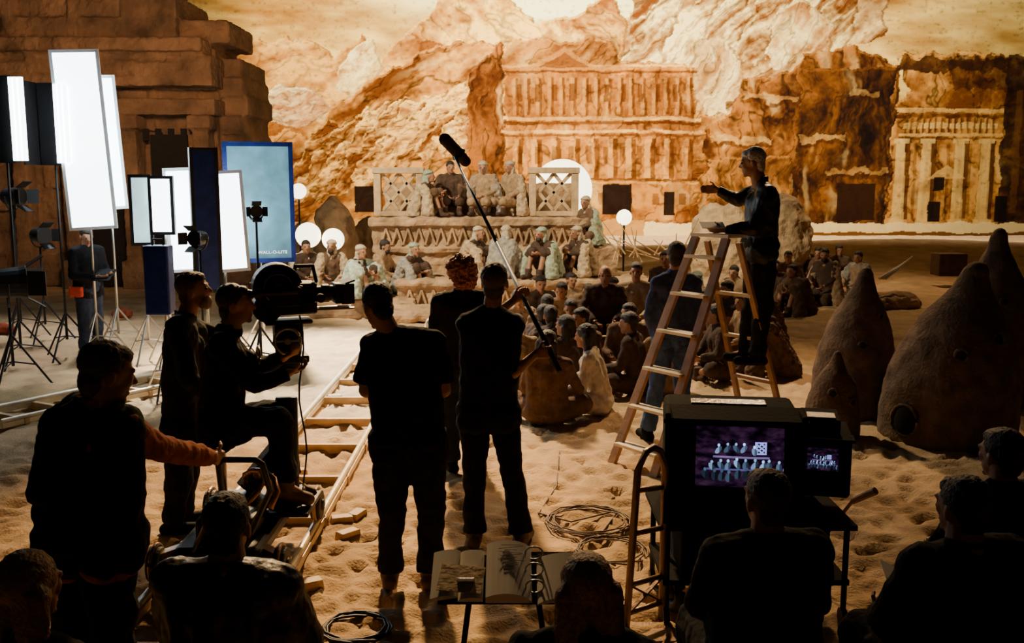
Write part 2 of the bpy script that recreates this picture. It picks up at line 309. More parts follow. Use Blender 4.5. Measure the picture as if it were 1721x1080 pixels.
colrow(852,1172,232,300,10,12); band(842,1180,300,304,DK,.6); band(842,1180,306,309,LT,.5); put(poly([(880,118),(950,78),(1010,118)],.4),(.80,.55,.28),.7); put(poly([(905,113),(950,88),(990,113)],.3),(.40,.22,.08),.6)
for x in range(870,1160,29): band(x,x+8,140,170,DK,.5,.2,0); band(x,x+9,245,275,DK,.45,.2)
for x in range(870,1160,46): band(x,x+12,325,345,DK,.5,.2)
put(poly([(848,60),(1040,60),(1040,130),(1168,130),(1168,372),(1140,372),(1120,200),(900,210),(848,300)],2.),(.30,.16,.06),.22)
rock(poly([(1180,420),(1185,215),(1232,190),(1248,132),(1330,122),(1345,85),(1430,80),(1505,110),(1512,150),(1504,420)]),(.26,.14,.06),(.68,.45,.22),34,70,0,200,.5,2.2)
blk(1345,110,1500,375,(.17,.09,.04),(.54,.34,.15),210,30,80,1.2); blk(1190,265,1335,372,(.32,.19,.08),(.76,.53,.28),215,22,60,1)
for x0,y0,x1 in((1200,230,1300),(1250,160,1340),(1430,150,1485),(1350,225,1420),(1400,280,1495)): band(x0,x1,y0,y0+10,(.90,.72,.46),.6,1.2); band(x0,x1,y0+11,y0+18,DK,.5,1.2)
rock(poly([(1504,420),(1506,180),(1530,150),(1500,92),(1600,85),(1700,95),(2200,70),(2200,420)]),(.46,.27,.11),(.88,.64,.35),36,50,0,230,.5,2)
band(1500,1690,98,118,(.18,.09,.04),.8,1.4); band(1590,1700,95,150,(.2,.1,.04),.6,1.4); band(1508,1690,181,188,LT,.9); band(1508,1690,191,197,DK,.7); band(1520,1680,205,214,(1,.86,.58),.8); band(1515,1690,222,227,LT,.8); band(1515,1690,229,233,DK,.6)
colrow(1525,1675,198,222,14,5); colrow(1530,1680,240,370,8,8,a=.35)
for x in(1512,1556,1612,1656):
    band(x+14,x+24,236,378,DK,.6,.1,0); put(poly([(x,240),(x+15,240),(x+18,376),(x-3,376)],.1),(.98,.83,.56),.75*(.5+.5*MOD)); band(x-5,x+22,232,240,(1,.88,.6),.8,.1); band(x-6,x+24,370,378,LT,.9,.1)
put(poly([(1565,300),(1600,278),(1632,300)],.2),LT,.7); band(1690,2200,90,400,(.13,.07,.04),.8,.8); colrow(1700,1900,150,360,6,14,(.5,.33,.18))
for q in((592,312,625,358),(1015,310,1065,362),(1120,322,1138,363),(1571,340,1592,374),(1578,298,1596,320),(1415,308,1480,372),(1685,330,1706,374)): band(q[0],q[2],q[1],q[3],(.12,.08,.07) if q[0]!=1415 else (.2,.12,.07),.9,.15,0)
C*= (1-.4*np.clip((np.abs(fbm(U/9,Vv/7,300)-.5)-.16)*3,0,1))[...,None]
band(1090,2200,376,440,(1,.90,.72),.9,.5,0); band(330,1090,372,440,(.80,.60,.36),.8,.6,0); band(1180,2200,393,440,(.44,.27,.12),.9,.5,0)
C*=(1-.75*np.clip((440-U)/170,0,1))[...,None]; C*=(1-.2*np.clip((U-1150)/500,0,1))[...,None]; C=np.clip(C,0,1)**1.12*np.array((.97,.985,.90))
XX=(U-860.5)/40.2; ZZ=2.4-(Vv-300)/40.9; YY=42-np.clip(np.abs(XX)-23,0,None)**2*.06
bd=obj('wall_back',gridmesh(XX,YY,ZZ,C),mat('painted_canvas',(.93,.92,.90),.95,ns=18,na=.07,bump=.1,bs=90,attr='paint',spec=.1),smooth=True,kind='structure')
# ---------------- floor ----------------
ys=1.0*np.exp(np.linspace(0,math.log(44),620)); xs=6*np.sinh(np.linspace(-2.5,2.5,820)); XX,YY=np.meshgrid(xs,ys)
Z=(fbm(XX*1.1,YY*1.1,400,3)-.6)*.06+(fbm(XX*6,YY*6,410,3)-.6)*.034+.02
Z+=(fbm(XX*16,YY*16,420,2)-.5)*.012
rs=np.random.RandomState(5)
for k in range(8000):
    y=2.2+rs.rand()**1.2*17; x=(rs.rand()-.5)*(5+y*1.3); a=rs.rand()*6.28; dp=.014+.022*rs.rand()
    i0,i1=np.searchsorted(ys,[y-.2,y+.2]); j0,j1=np.searchsorted(xs,[x-.2,x+.2])
    if i1<=i0 or j1<=j0: continue
    dx=XX[i0:i1,j0:j1]-x; dy=YY[i0:i1,j0:j1]-y; p=(dx*math.cos(a)+dy*math.sin(a))/.05; q=(-dx*math.sin(a)+dy*math.cos(a))/.10; r2=p*p+q*q
    Z[i0:i1,j0:j1]+= -dp*np.exp(-r2)+dp*.5*np.exp(-(np.sqrt(r2)-1.6)**2*4)
Z=np.clip(Z,-.07,.04)-.012; Z+=.45*np.exp(-((XX-13)/7)**2-((YY-31)/3.)**2)+.25*np.exp(-((XX-2)/9)**2-((YY-30)/3.)**2)
obj('floor',gridmesh(XX,YY,Z),mat('sand',(.52,.35,.19),.95,ns=2.2,na=.22,bump=.5,bs=55,spec=.1),smooth=True,kind='structure')
# ---------------- stone temple set on the side ----------------
def stonebox(x0,x1,y0,y1,z0,z1,mb=None):
    q=mb or MB(); q.box(((x0+x1)/2,(y0+y1)/2,(z0+z1)/2),(x1-x0,y1-y0,z1-z0)); return q
def masonry(q,x0,x1,y0,y1,z0,z1,ch=.42,jit=.10):
    z=z0
    while z<z1-.05:
        h=min(ch*random.uniform(.8,1.2),z1-z); 
        if z1-z-h<.12: h=z1-z
        xx=x0
        while xx<x1-.05:
            w=min(random.uniform(.55,1.25),x1-xx); 
            if x1-xx-w<.3: w=x1-xx
            d=random.uniform(-jit,jit); q.box((xx+w/2,(y0+d+y1)/2,z+h/2),(w-.012,y1-y0-d,h-.012),Matrix.Rotation(random.uniform(-.012,.012),3,'Z')); xx+=w
        z+=h
    return q
Y0=21.
T=thing('temple_facade','weathered reddish-brown carved stone temple front with stepped cornice','building set',(XU(170,Y0),Y0+1,0))
x=lambda u:XU(u,Y0,3)
q=MB(); masonry(q,x(-160),x(345),Y0+1,Y0+4,0,5.2,.42,.16); 
for k in range(12): masonry(q,x(335),x(398-(k%3)*5-k*.6),Y0+1.2+.1*(k%2),Y0+3.6,k*.42,k*.42+.42)
obj('wall_block',remesh(q,.045,(.12,.07),1),DSTONE,T,smooth=False)
q=MB(); masonry(q,x(-160),x(352),Y0+.35,Y0+3,4.35,5.0,.3,.07); masonry(q,x(-160),x(340),Y0+.15,Y0+3,5.05,5.35,.3,.06); masonry(q,x(-160),x(290),Y0+.5,Y0+3,5.35,6.3,.45,.14); masonry(q,x(285),x(372),Y0+.8,Y0+3,5.3,5.8,.4,.12)
masonry(q,x(-160),x(250),Y0+.3,Y0+3,6.3,6.75,.4,.1)
obj('cornice',remesh(q,.045,(.12,.07),1),DSTONE,T)
q=MB(); masonry(q,x(185),x(352),Y0+.5,Y0+2,3.75,4.1,.35,.04); obj('lintel',remesh(q,.04,(.12,.05),1),DSTONE,T)
for u in(10,95,200,325):
    q=MB(); masonry(q,x(u-14),x(u+14),Y0+.5,Y0+1.4,0,3.8,.5,.03); stonebox(x(u-20),x(u+20),Y0+.4,Y0+1.4,3.45,3.75,mb=q); stonebox(x(u-20),x(u+20),Y0+.4,Y0+1.4,0,.6,mb=q); obj('pillar',remesh(q,.04,(.12,.05),1),DSTONE,T)
for u in(262,150): obj('doorway',MB().box((x(u),Y0+.84,1.7),(.8,.1,3.3)),DARK,T)  # solid black slabs on the wall, colouring in the shade of doorways
for u in range(222,310,22): obj('niche',MB().box((x(u),Y0+.84,3.9-.55),(.12,.06,.26)),DARK,T)  # small black slabs stand for the shade inside niches
# ---------------- stage dais ----------------
T=thing('stone_dais','stepped carved sandstone speaking platform with frieze','platform',(-.2,18.5,0))
def so(name,q,m=STONE,vx=.05): obj(name,remesh(q,vx,(.22,.11),1),m,T)
q=stonebox(-2.65,1.35,18.8,21.5,0,1.64); stonebox(-2.75,1.45,18.72,18.95,1.5,1.66,mb=q); stonebox(-2.7,1.4,18.72,18.95,1.0,1.1,mb=q); so('upper_tier',q,vx=.04)
q=stonebox(-2.0,2.5,17.2,19,0,.62); stonebox(1.2,3.3,17.7,19.4,0,.45,mb=q); stonebox(-2.05,2.55,17.12,17.4,.5,.64,mb=q); so('lower_tier',q,vx=.04)
q=stonebox(-4.0,-1.7,16.8,18.9,0,.33); stonebox(-2.3,-1.2,16.3,17.4,0,.2,mb=q); so('side_step',q)
so('corner_step',stonebox(.95,2.0,18.6,19.6,.5,1.12)); so('bench',stonebox(-1.9,.3,19.9,20.5,1.6,1.88),STONEL,.04); so('parapet',stonebox(-2.65,1.3,20.6,20.85,1.6,2.3),STONE)
q=MB()
for i in range(19):
    xx=-2.5+i*.21; q.bar((xx,18.76,1.14),(xx+.1,18.76,1.46),.04,.05,(0,1,0)).bar((xx+.2,18.76,1.14),(xx+.1,18.76,1.46),.04,.05,(0,1,0))
obj('upper_frieze',q,STONE,T,bevel=.01)
q=MB()
for i in range(21):
    xx=-1.9+i*.21; q.bar((xx,17.17,.14),(xx+.1,17.17,.46),.04,.05,(0,1,0)).bar((xx+.2,17.17,.14),(xx+.1,17.17,.46),.04,.05,(0,1,0))
obj('lower_frieze',q,STONE,T,bevel=.01)
for xc in(.83,-2.25):
    T=thing('lattice_screen','carved pale stone screen with crossed diamond openings','screen',(xc,19.7,1.64),'carved screens on the dais')
    z0=1.66; w=.42; q=MB().box((xc-w,19.7,z0+.47),(.14,.2,.94)).box((xc+w,19.7,z0+.47),(.14,.2,.94)).box((xc,19.7,z0+.05),(.84,.18,.1)).box((xc,19.7,z0+.9),(1.02,.24,.12)); obj('frame',q,STONEL,T,bevel=.015)
    q=MB()
    for a,b in(((-.34,.1),(.34,.84)),((.34,.1),(-.34,.84)),((-.3,.47),(0,.84)),((0,.84),(.3,.47)),((.3,.47),(0,.1)),((0,.1),(-.3,.47))): q.bar((xc+a[0],19.7,z0+a[1]),(xc+b[0],19.7,z0+b[1]),.07,.08,(0,1,0))
    obj('lattice',q,STONEL,T,bevel=.01)
# boulders
def boulder(c,r,m,label,seed=0):
    random.seed(seed); q=MB()
    for k in range(6): q.ell((c[0]+random.uniform(-.3,.3)*r[0],c[1]+random.uniform(-.3,.3)*r[1],c[2]+random.uniform(-.2,.3)*r[2]),[x*random.uniform(.6,.85) for x in r])
    obj('boulder',remesh(q,.045,(.35,.24),1,0.),m,None,(c[0],c[1],0),label,'rock')
boulder((XU(1205,20),19.6,.85),(.75,.55,1.2),STONEL,'tall rounded tan boulder behind the ladder',1); boulder((XU(1318,21.5),21.8,.85),(.75,.6,1.4),STONEL,'pale rounded boulder beside the seated crowd',2)
boulder((XU(572,22),21.6,.7),(.55,.45,1.25),STONE,'dark brown craggy rock by the dais',3); boulder((XU(520,24),24,.5),(.6,.5,.9),STONE,'low dark brown rock',4); boulder((XU(625,24),24,.5),(.6,.5,1.1),STONE,'rough rock behind the dais',8)
boulder((XU(1190,17),17.2,.15),(.6,.45,.4),STONE,'broken brown rock at the dais edge',5); boulder((XU(470,19),19,.2),(.5,.4,.5),STONE,'small stone block on the sand',6); boulder((XU(1500,18),18.3,.05),(.9,.5,.25),STONE,'flat stone slab on the sand',7)
random.seed(11)
obj('crate',MB().box((XU(1592,22),22,.5),(.62,.5,.5)),mat('crate_wood',(.08,.035,.02),.8),None,(XU(1592,22),22,.25),'dark brown wooden crate','crate',bevel=.02)
for u,v,Y,r,lb in((945,318,22.5,.68,'very large glowing round white lantern behind carved screen'),(1049,365,19.,.15,'small glowing white globe lamp'),(518,395,19.5,.25,'glowing round globe lamp behind the crowd'),(560,402,19.6,.22,'glowing round globe lamp behind the crowd'),(502,321,23,.18,'small glowing globe lamp on stand')):
    p=W(u,v,Y); T=thing('globe_lamp',lb,'lamp',(p.x,p.y,0)); obj('globe',MB().ell(p,(r,r,r),None,32,20),GLOBE,T,smooth=True); obj('pole',MB().cyl((p.x,p.y,0),(p.x,p.y,p.z-r+.02),.02),METAL,T); obj('base',MB().cyl((p.x,p.y,0),(p.x,p.y,.03),.2,n=20),METAL,T)
for i in range(22):
    a=W(1030+i*7,432+random.randint(-6,12),17.3+random.random()); b=a+V((random.uniform(-.9,.3),random.uniform(-.2,.2),random.uniform(.15,.75)))
    obj('stick',MB().cyl(a,b,.016,.008,6),WOOD,None,a,'thin pale wooden stick leaning on rocks','stick',group='sticks piled on the rocks')
for i in range(3):
    a=W(1478+i*5,468,18.3); b=W(1528+i*3,437-i*3,18.5); obj('wooden_pole',MB().cyl(a,b,.03,.02,8),TREAD,None,a,'pale wooden pole resting on a stone slab','pole',group='poles on stone slab')
# ---------------- huts ----------------
def hut(u,Y,w,h,label,lean=0,wins=(),dw=1.):
    cx=XU(u,Y,.8); T=thing('clay_hut',label,'hut',(cx,Y,0)); pr=[(0,1),(.15,1.0),(.3,.97),(.45,.88),(.58,.76),(.7,.58),(.79,.41),(.86,.28),(.91,.21),(.96,.17),(.99,.11),(1,.05)]
    q=MB(); n=40; q.loft([[V((cx+lean*t*t+w/2*r*math.cos(6.2832*k/n),Y+w/2*r*math.sin(6.2832*k/n),h*t)) for k in range(n)] for t,r in pr])
    obj('shell',remesh(q,.02,(.16,.03),1,0.),CLAY,T,smooth=True)
    for az,t,s in wins:
        r=w/2*float(np.interp(t,[a for a,b in pr],[b for a,b in pr])); f=fwd(az); p=V((cx+lean*t*t,Y,h*t))+f*(r-.01)
        R=Matrix((V((f.y,-f.x,0)),f,V((0,0,1)))).transposed(); obj('window',MB().ell(p,(s,.03,s*1.3),R,12,6),DARK,T,smooth=True); obj('window_rim',MB().ring(p+f*.005,f,s*1.08,.016,16),CLAY,T,smooth=True)  # black disc stands for the shade inside each window; no hole is cut
hut(1598,9.0,1.22,1.64,'large dark clay beehive hut with small windows',.2,((200,.52,.05),(160,.60,.06),(240,.14,.13)))
hut(1438,9.95,.84,1.52,'medium clay beehive hut with rounded nub top',.08,((190,.5,.04),(150,.68,.03)))
hut(1403,9.0,.52,.82,'small clay hut leaning by a larger one',.03,((200,.55,.035),(150,.45,.03)))
hut(1668,10.5,.95,1.88,'tall clay hut standing behind a larger one',.0,((190,.6,.04),))
# ---------------- light panels ----------------
def tripod(T,p,h,m=METAL,sp=.45,r=.018):
    p=V((p[0],p[1],0)); obj('pole',MB().cyl(p+V((0,0,.25)),p+V((0,0,h)),r,r*.8),m,T,smooth=True)
    for k in range(3):
        a=2.1*k+.5; e=p+V((math.cos(a)*sp,math.sin(a)*sp,.0)); obj('leg',MB().cyl(p+V((0,0,.62)),e,r*.7).cyl(p+V((0,0,.3)),lerp(p+V((0,0,.62)),e,.6),r*.5),m,T)
def panel(u0,v0,u1,v1,Y,h,face,frame,label,name='softlight_panel',t=.04,skew=0.,rim=.04,stand=True):
    c=W((u0+u1)/2,(v0+v1)/2,Y); hh=(W(u0,v0,Y)-W(u0,v1,Y)).z; w=abs(W(u1,v0,Y).x-W(u0,v0,Y).x)/max(.3,abs(math.cos(math.radians(h-180))))
    T=thing(name,label,'light panel',(c.x,c.y,0)); M=Matrix.Translation(c)@Matrix.Rotation(-math.radians(h),4,'Z')@Matrix.Rotation(skew,4,'Y')
    obj('diffuser',MB(M).box((0,.01,0),(w-rim,t,hh-rim)),face,T)
    q=MB(M)
    for s in(-1,1): q.box((s*w/2,0,0),(rim,t+.03,hh+rim)).box((0,0,s*hh/2),(w,t+.03,rim))
    obj('frame',q,frame,T)
    if stand: tripod(T,c-fwd(h)*.12,c.z,STEEL)
    return T,M,w,hh
WHITE=mat('white_frame',(.7,.75,.78),.5,na=.05,bump=0)
panel(106,88,176,385,13,165,PANEL,WHITE,'tall glowing white diffusion panel on stand',skew=.05); panel(168,130,198,350,13.5,150,PANEL,WHITE,'narrow glowing white panel beside the tall one',skew=.05)
panel(284,285,332,455,13,170,PANEL,WHITE,'glowing white diffusion panel on steel stand',skew=.03); panel(345,290,408,455,12.3,160,PANEL,WHITE,'glowing white panel behind a dark flag',skew=.05)
panel(254,298,290,392,12.6,175,PANEL,METAL,'small white softbox with black sides'); panel(222,296,252,410,12.7,165,PANELB,METAL,'bluish glowing diffusion panel'); panel(328,252,364,490,11.8,150,BLUE,METAL,'tall narrow dark flag panel with blue edges','flag_panel')
for u0,u1,v0,Y in((-30,16,138,12.2),(62,92,146,12.9)):
    c=W((u0+u1)/2,v0+62,Y); T=thing('tube_light_bank','black fluorescent light bank with glowing vertical tubes','lamp',(c.x,c.y,0),'fluorescent banks'); w=(u1-u0)/127
    obj('housing',MB().box(c+V((0,.12,0)),(w,.14,1.05)),MATTE,T,bevel=.01); obj('barn_door',MB().box(c+V((-w/2-.02,-.12,0)),(.02,.45,1.05)),MATTE,T)
    for k in range(3): xx=c.x+w/2+.03+.06*k; obj('tube',MB().cyl((xx,c.y+.0,c.z-.5),(xx,c.y,c.z+.5),.03),TUBE,T,smooth=True)
    tripod(T,c+V((0,.2,0)),c.z)
GL=mat('blue_glow_panel',(.11,.28,.38),.5,ns=1.2,na=.9,bump=0,em=.5)
T,M,w,hh=panel(384,243,488,438,13.3,165,GL,BLUE,'large light case with blue metal frame and lettering','light_case',rim=.06)
T['category']='light case'
tc=bpy.data.curves.new('txt','FONT'); tc.body='WALL-O-LITE'; tc.size=.06; tc.space_character=1.1; tc.align_x='CENTER'; tc.extrude=.002; to=bpy.data.objects.new('t',tc); COL.objects.link(to)
me=bpy.data.meshes.new_from_object(to.evaluated_get(bpy.context.evaluated_depsgraph_get())); bpy.data.objects.remove(to)
me.transform(M@Matrix.Translation((-.15,.035,-hh/2+.09))@Matrix.Rotation(math.pi,4,'Z')@Matrix.Rotation(math.pi/2,4,'X')); obj('lettering',me,mat('white_paint_glow',(.85,.9,.95),.6,bump=0,em=1.5),T)  # letters carry emission to look bright, though they are no lamp
c=W(268,470,10.6); T=thing('blue_case','shiny blue ballast case hanging on a light stand','case',(c.x,c.y,0)); obj('case_body',MB().box(c,(.27,.2,.75)),BLUE,T,bevel=.02); obj('handle',MB().tube([c+V((-.06,0,.37)),c+V((-.05,0,.44)),c+V((.05,0,.44)),c+V((.06,0,.37))],.01),METAL,T); tripod(T,c+V((0,.15,0)),c.z+.3,STEEL,.4)
for u,v,Y,hd,s in((12,475,11.2,60,.2),(66,395,14.5,120,.13),(20,330,14.8,100,.15),(335,400,11.4,200,.1),(430,355,11.8,160,.08)):
    c=W(u,v,Y); f=fwd(hd); T=thing('spotlight','black film spotlight with barn doors on tripod stand','lamp',(c.x,c.y,0),'spotlights on stands')
    obj('housing',MB().prof(c-f*s,f,[(0,s*.5),(s*.3,s*.8),(s*1.6,s*.9),(s*2,s)],20),METAL,T,bevel=.01); x,y=perp(f)
    for k,dv in enumerate((x,-x,y,-y)): obj('barn_door',MB().bar(c+f*s+dv*s*.9,c+f*s*1.9+dv*s*1.5,s*1.4,.01,dv),METAL,T)
    obj('yoke',MB().tube([c+V((f.y,-f.x,0))*s*1.1*math.cos(a)-V((0,0,1))*s*1.4*math.sin(a) for a in[.1*k*math.pi for k in range(11)]],.012),METAL,T); tripod(T,c,c.z-s*1.3,METAL,.4)
for u,v,w in((205,521,.22),(5,548,.25),(150,540,.2)):
    p=G(u,v+14); obj('sandbag',remesh(MB().cap(p+V((-w/2,0,.08)),p+V((w/2,0,.08)),.07,.08).ell(p+V((0,0,.1)),(w/2,.1,.09)),.015,(.05,.02),1,0.),cl('red',(.25,.05,.02)),None,p,'small dark red weight bag on sand','bag',smooth=True)
# ---------------- tracks ----------------
def track(a,b,gauge,label,ties):
    a,b=V(a),V(b); d=(b-a).normalized(); n=V((d.y,-d.x,0)); T=thing('dolly_track',label,'camera track',(a+b)/2)
    for s in(0,gauge): obj('rail',MB().cyl(a+n*s+V((0,0,.09)),b+n*s+V((0,0,.09)),.024).bar(a+n*s+V((0,0,.05)),b+n*s+V((0,0,.05)),.06,.05),mat('rail_metal',(.76,.66,.48),.4,.3,na=.15),T,smooth=False)
    for k in range(ties): p=lerp(a,b,(k+.5)/ties); obj('tie',MB().bar(p-n*.04+V((0,0,.035)),p+n*(gauge+.04)+V((0,0,.035)),.05,.08),WOOD,T)
track((-2.05,4.2,0),(-2.05,14.6,0),.72,'pale metal camera track with wooden ties on sand',11)
track(G(-60,710),G(330,626),.62,'metal camera track running past the light stands',6)
for u,v,a in((575,880,.3),(585,905,.8),(563,672,.1),(600,872,1.2),(520,990,.5),(500,800,.4)):
    p=G(u,v); obj('wedge',MB().box(p+V((0,0,.03)),(.16,.09,.06),Matrix.Rotation(a,3,'Z'),.9),WOOD,None,p,'small pale wooden wedge beside camera track','wedge',bevel=.004,group='wooden levelling wedges')
# ---------------- dolly ----------------
dx,dy=-1.69,5.9
T=thing('camera_dolly','black camera dolly with wheels, column and seat on the track','camera dolly',(dx,dy,0))
q=MB().box((dx,dy,.26),(.5,1.1,.1)).box((dx,dy-.1,.36),(.34,.6,.14)); obj('chassis',q,METAL,T,bevel=.03)
for sx in(-.36,.36):
    for sy in(-.5,.55):
        p=V((dx+sx,dy+sy,.2)); q=MB().cyl(p-V((.035,0,0)),p+V((.035,0,0)),.1,n=24).cyl(p-V((.05,0,0)),p+V((.05,0,0)),.04); obj('wheel',q,mat('rubber',(.03,.028,.026),.6),T,bevel=.012)
        obj('wheel_arm',MB().bar((dx+sx*.55,dy+sy*.8,.27),p+V((0,0,.04)),.06,.05).ring(p,(1,0,0),.115,.012),BROWNSTEEL,T)
cp=W(482,500,6.25); cx,cy,cz=cp
obj('column',MB().cyl((cx,cy-.2,.3),(cx,cy-.1,1.02),.085,.07,20).cyl((cx,cy-.2,.3),(cx,cy-.2,.45),.15,.12,20),METAL,T,bevel=.01)
obj('arm',MB().bar((dx,dy+.1,.45),(cx,cy-.1,.75),.1,.12),METAL,T,bevel=.01)
for o_ in(0,.09): obj('hydraulic_hose',MB().tube([(dx+.12+o_+.1*math.sin(k*.8+o_*9),dy-.4+.07*k,.5+.16*math.sin(k*.5)) for k in range(12)],.018),mat('copper_hose',(.35,.17,.09),.4,.6),T,smooth=True)
seat=W(372,735,6.0); obj('seat',remesh(MB().ell(seat,(.2,.19,.05),None,20),.015,None,1),BLK2,T,smooth=True); obj('seat_post',MB().cyl((seat.x,seat.y,.3),seat,.025).bar((seat.x,seat.y,.32),(dx,dy,.32),.06,.04),STEEL,T)
hp=W(388,772,4.75); obj('push_bar',MB().chain([(dx-.12,dy-.55,.3),(hp.x-.09,hp.y+.12,hp.z-.2),(hp.x-.07,hp.y+.02,hp.z-.03),(hp.x-.04,hp.y,hp.z),(hp.x+.12,hp.y,hp.z),(hp.x+.15,hp.y+.02,hp.z-.03),(hp.x+.16,hp.y+.12,hp.z-.2),(dx+.15,dy-.55,.3)],.016),METAL,T,smooth=True)
fr=W(490,838,6.0); obj('foot_rest',MB().box((fr.x,fr.y,.36),(.3,.45,.03)).bar((fr.x,fr.y,.34),(dx,dy,.3),.05,.05),METAL,T,bevel=.008)
T=thing('film_camera','black motion picture film camera with round magazine and matte box','camera',(cx,cy,1.02))
A=Matrix.Translation(cp)@Matrix.Rotation(.35,4,'Z')
obj('body',MB(A).box((.03,0,.0),(.30,.2,.20)).box((.0,-.11,.02),(.18,.04,.14)),METAL,T,bevel=.015)
q=MB(A).cyl((-.06,-.07,.07),(-.06,.09,.07),.155,n=32).cyl((-.13,-.07,-.06),(-.13,.09,-.06),.09,n=24).cyl((-.06,-.085,.07),(-.06,-.07,.07),.11,.14,n=32); obj('magazine',q,METAL,T,bevel=.012)
obj('magazine_hub',MB(A).cyl((-.06,-.1,.07),(-.06,-.08,.07),.035,n=20).ring((-.06,-.087,.07),(0,1,0),.09,.005).ring((-.06,-.087,.07),(0,1,0),.06,.004),STEEL,T)
q=MB(A)
for a,b,r in((.18,.22,.05),(.22,.27,.06),(.27,.30,.052)): q.cyl((a,0,.02),(b,0,.02),r,n=24)
obj('lens',q,METAL,T,bevel=.006)
obj('matte_box',MB(A).box((.33,0,.02),(.06,.15,.13)).box((.38,0,.09),(.1,.17,.012),Matrix.Rotation(-.3,3,'Y')).box((.38,-.09,.02),(.08,.012,.13)).box((.38,.09,.02),(.08,.012,.13)).box((.37,0,-.045),(.06,.16,.01)),METAL,T,bevel=.004)
obj('support_rod',MB(A).cyl((.1,.05,-.08),(.42,.05,-.08),.009).cyl((.1,-.05,-.08),(.42,-.05,-.08),.009),STEEL,T)
obj('viewfinder',MB(A).cyl((.05,-.16,.06),(-.22,-.16,.05),.024).cyl((-.22,-.16,.05),(-.28,-.16,.05),.024,.038).cyl((.05,-.1,.06),(.05,-.17,.06),.026),METAL,T,bevel=.004)
obj('top_handle',MB(A).chain([V(p) for p in((.04,0,.1),(.06,0,.2),(.17,0,.2),(.19,0,.1))],.012),METAL,T,smooth=True)
A2=A@Matrix.Translation((0,0,-.13)); q=MB(A2).box((0,0,-.02),(.3,.18,.03)).box((0,0,-.1),(.18,.14,.14)).cyl((0,0,-.36),(0,0,-.16),.07,.09,20).box((.0,0,-.26),(.24,.2,.05)); 
q.cyl((0,-.16,-.1),(0,.16,-.1),.05); obj('geared_head',q,METAL,T,bevel=.012)
for p,ax in(((-.03,-.2,-.12),(0,1,0)),((-.19,0,-.26),(1,0,0))): obj('control_wheel',MB(A2).ring(p,ax,.08,.011,28).cyl(V(p)-V(ax)*.03,V(p)+V(ax)*.05,.02).bar(V(p)-perp(V(ax))[0]*.08,V(p)+perp(V(ax))[0]*.08,.012,.012),STEEL,T,smooth=False)
obj('focus_box',MB(A).box((.12,-.14,-.05),(.09,.06,.07)).cyl((.2,-.12,.0),(.2,-.06,.0),.03),METAL,T,bevel=.006)
obj('cable',MB().tube([cp+V((.1+.02*math.sin(k),-.1,-.1-k*.11)) for k in range(13)],.006,6),METAL,T,smooth=True)
# ---------------- ladder ----------------
FL,FR,RL,RR=V((.85,8.1,0)),V((1.15,7.7,0)),V((2.2,9.0,0)),V((2.5,8.6,0)); tFL,tFR,tRL,tRR=V((1.60,8.56,1.90)),V((1.80,8.27,1.90)),V((1.72,8.66,1.86)),V((1.93,8.36,1.86))
T=thing('step_ladder','wooden folding step ladder standing open on sand','ladder',(1.6,8.4,0)); wv=(FR-FL).normalized()
for a,b in((FL,tFL),(FR,tFR)): obj('rail',MB().bar(a,b,.035,.085,wv),LADW,T,bevel=.004)
for a,b in((RL,tRL),(RR,tRR)): obj('support_leg',MB().bar(a,b,.035,.055,wv),LADW,T,bevel=.004)
for k in range(6): t=.09+.165*k; obj('tread',MB().bar(lerp(FL,tFL,t),lerp(FR,tFR,t),.13,.025,(0,0,1)),TREAD,T,bevel=.003)
for k in range(4): t=.12+.21*k; obj('rung',MB().bar(lerp(RL,tRL,t),lerp(RR,tRR,t),.05,.03,(0,0,1)),TREAD if k!=1 else LADW,T,bevel=.003)
obj('top_plate',MB().bar((tFL+tRL)/2+V((0,0,.04))-wv*.04,(tFR+tRR)/2+V((0,0,.04))+wv*.04,.2,.03),TREAD,T,bevel=.004)
# ---------------- monitors ----------------
c=W(1232,790,5.0); R=Matrix.Rotation(math.radians(-8),4,'Z'); A=Matrix.Translation(c)@R
def screenmesh(w,h,M,seed):
    nu,nv=260,190; a,b=np.meshgrid(np.linspace(-1,1,nu),np.linspace(-1,1,nv)); nn=fbm((a+2)*5,(b+2)*7,seed); c0=LP((.02,.012,.04),(.20,.12,.20),nn*1.5-.35)
    c0[b>.55]*=.8; rr=np.random.RandomState(seed)
    def st(m,col,al=1.):
        nonlocal c0
        c0=c0*(1-(m*al)[...,None])+np.array(col)*(m*al)[...,None]
    st((abs(a-.0)<.62)&(abs(b+.02)<.035),(.45,.40,.6),.6); st((abs(a-.05)<.8)&(abs(b+.42)<.03),(.3,.3,.5),.6); st((abs(a-.42)<.13)&(abs(b-.28)<.2),(.42,.45,.7)); st((abs(a-.42)<.09)&(abs(b-.28)<.15)&(np.sin((a+b)*50)>0),(.05,.04,.1)); st((abs(a-.42)<.09)&(abs(b-.28)<.15)&(np.sin((a-b)*50)>.4),(.42,.45,.7))
    for yc,n,s,x0,x1,br in((.2,5,.06,-.5,.2,.95),(-.28,9,.065,-.7,.75,.9),(-.62,10,.075,-.85,.85,.45)):
        for k in range(n):
            x=x0+(x1-x0)*(k+.6*rr.rand())/(n-1); y=yc+rr.uniform(-.06,.07); b2=br*rr.uniform(.6,1); cc=np.array((.62,.78,1.))*b2; k2=rr.uniform(-.4,.4)
            st(((a-x+k2*(b-y))/s)**2+((b-y+.02)/(s*2))**2<1,cc*rr.uniform(.4,.9)); st((((a-x+k2*(b-y))/s)**2+((b-y+.02)/(s*2))**2<1)&(a>x+.01),cc*.3); st(((a-x)/(s*.45))**2+((b-y-s*2.2)/(s*.75))**2<1,cc)
    me=gridmesh(a*w/2,-.015*(1-a*a)*(1-b*b),b*h/2,c0); me.transform(M); return me
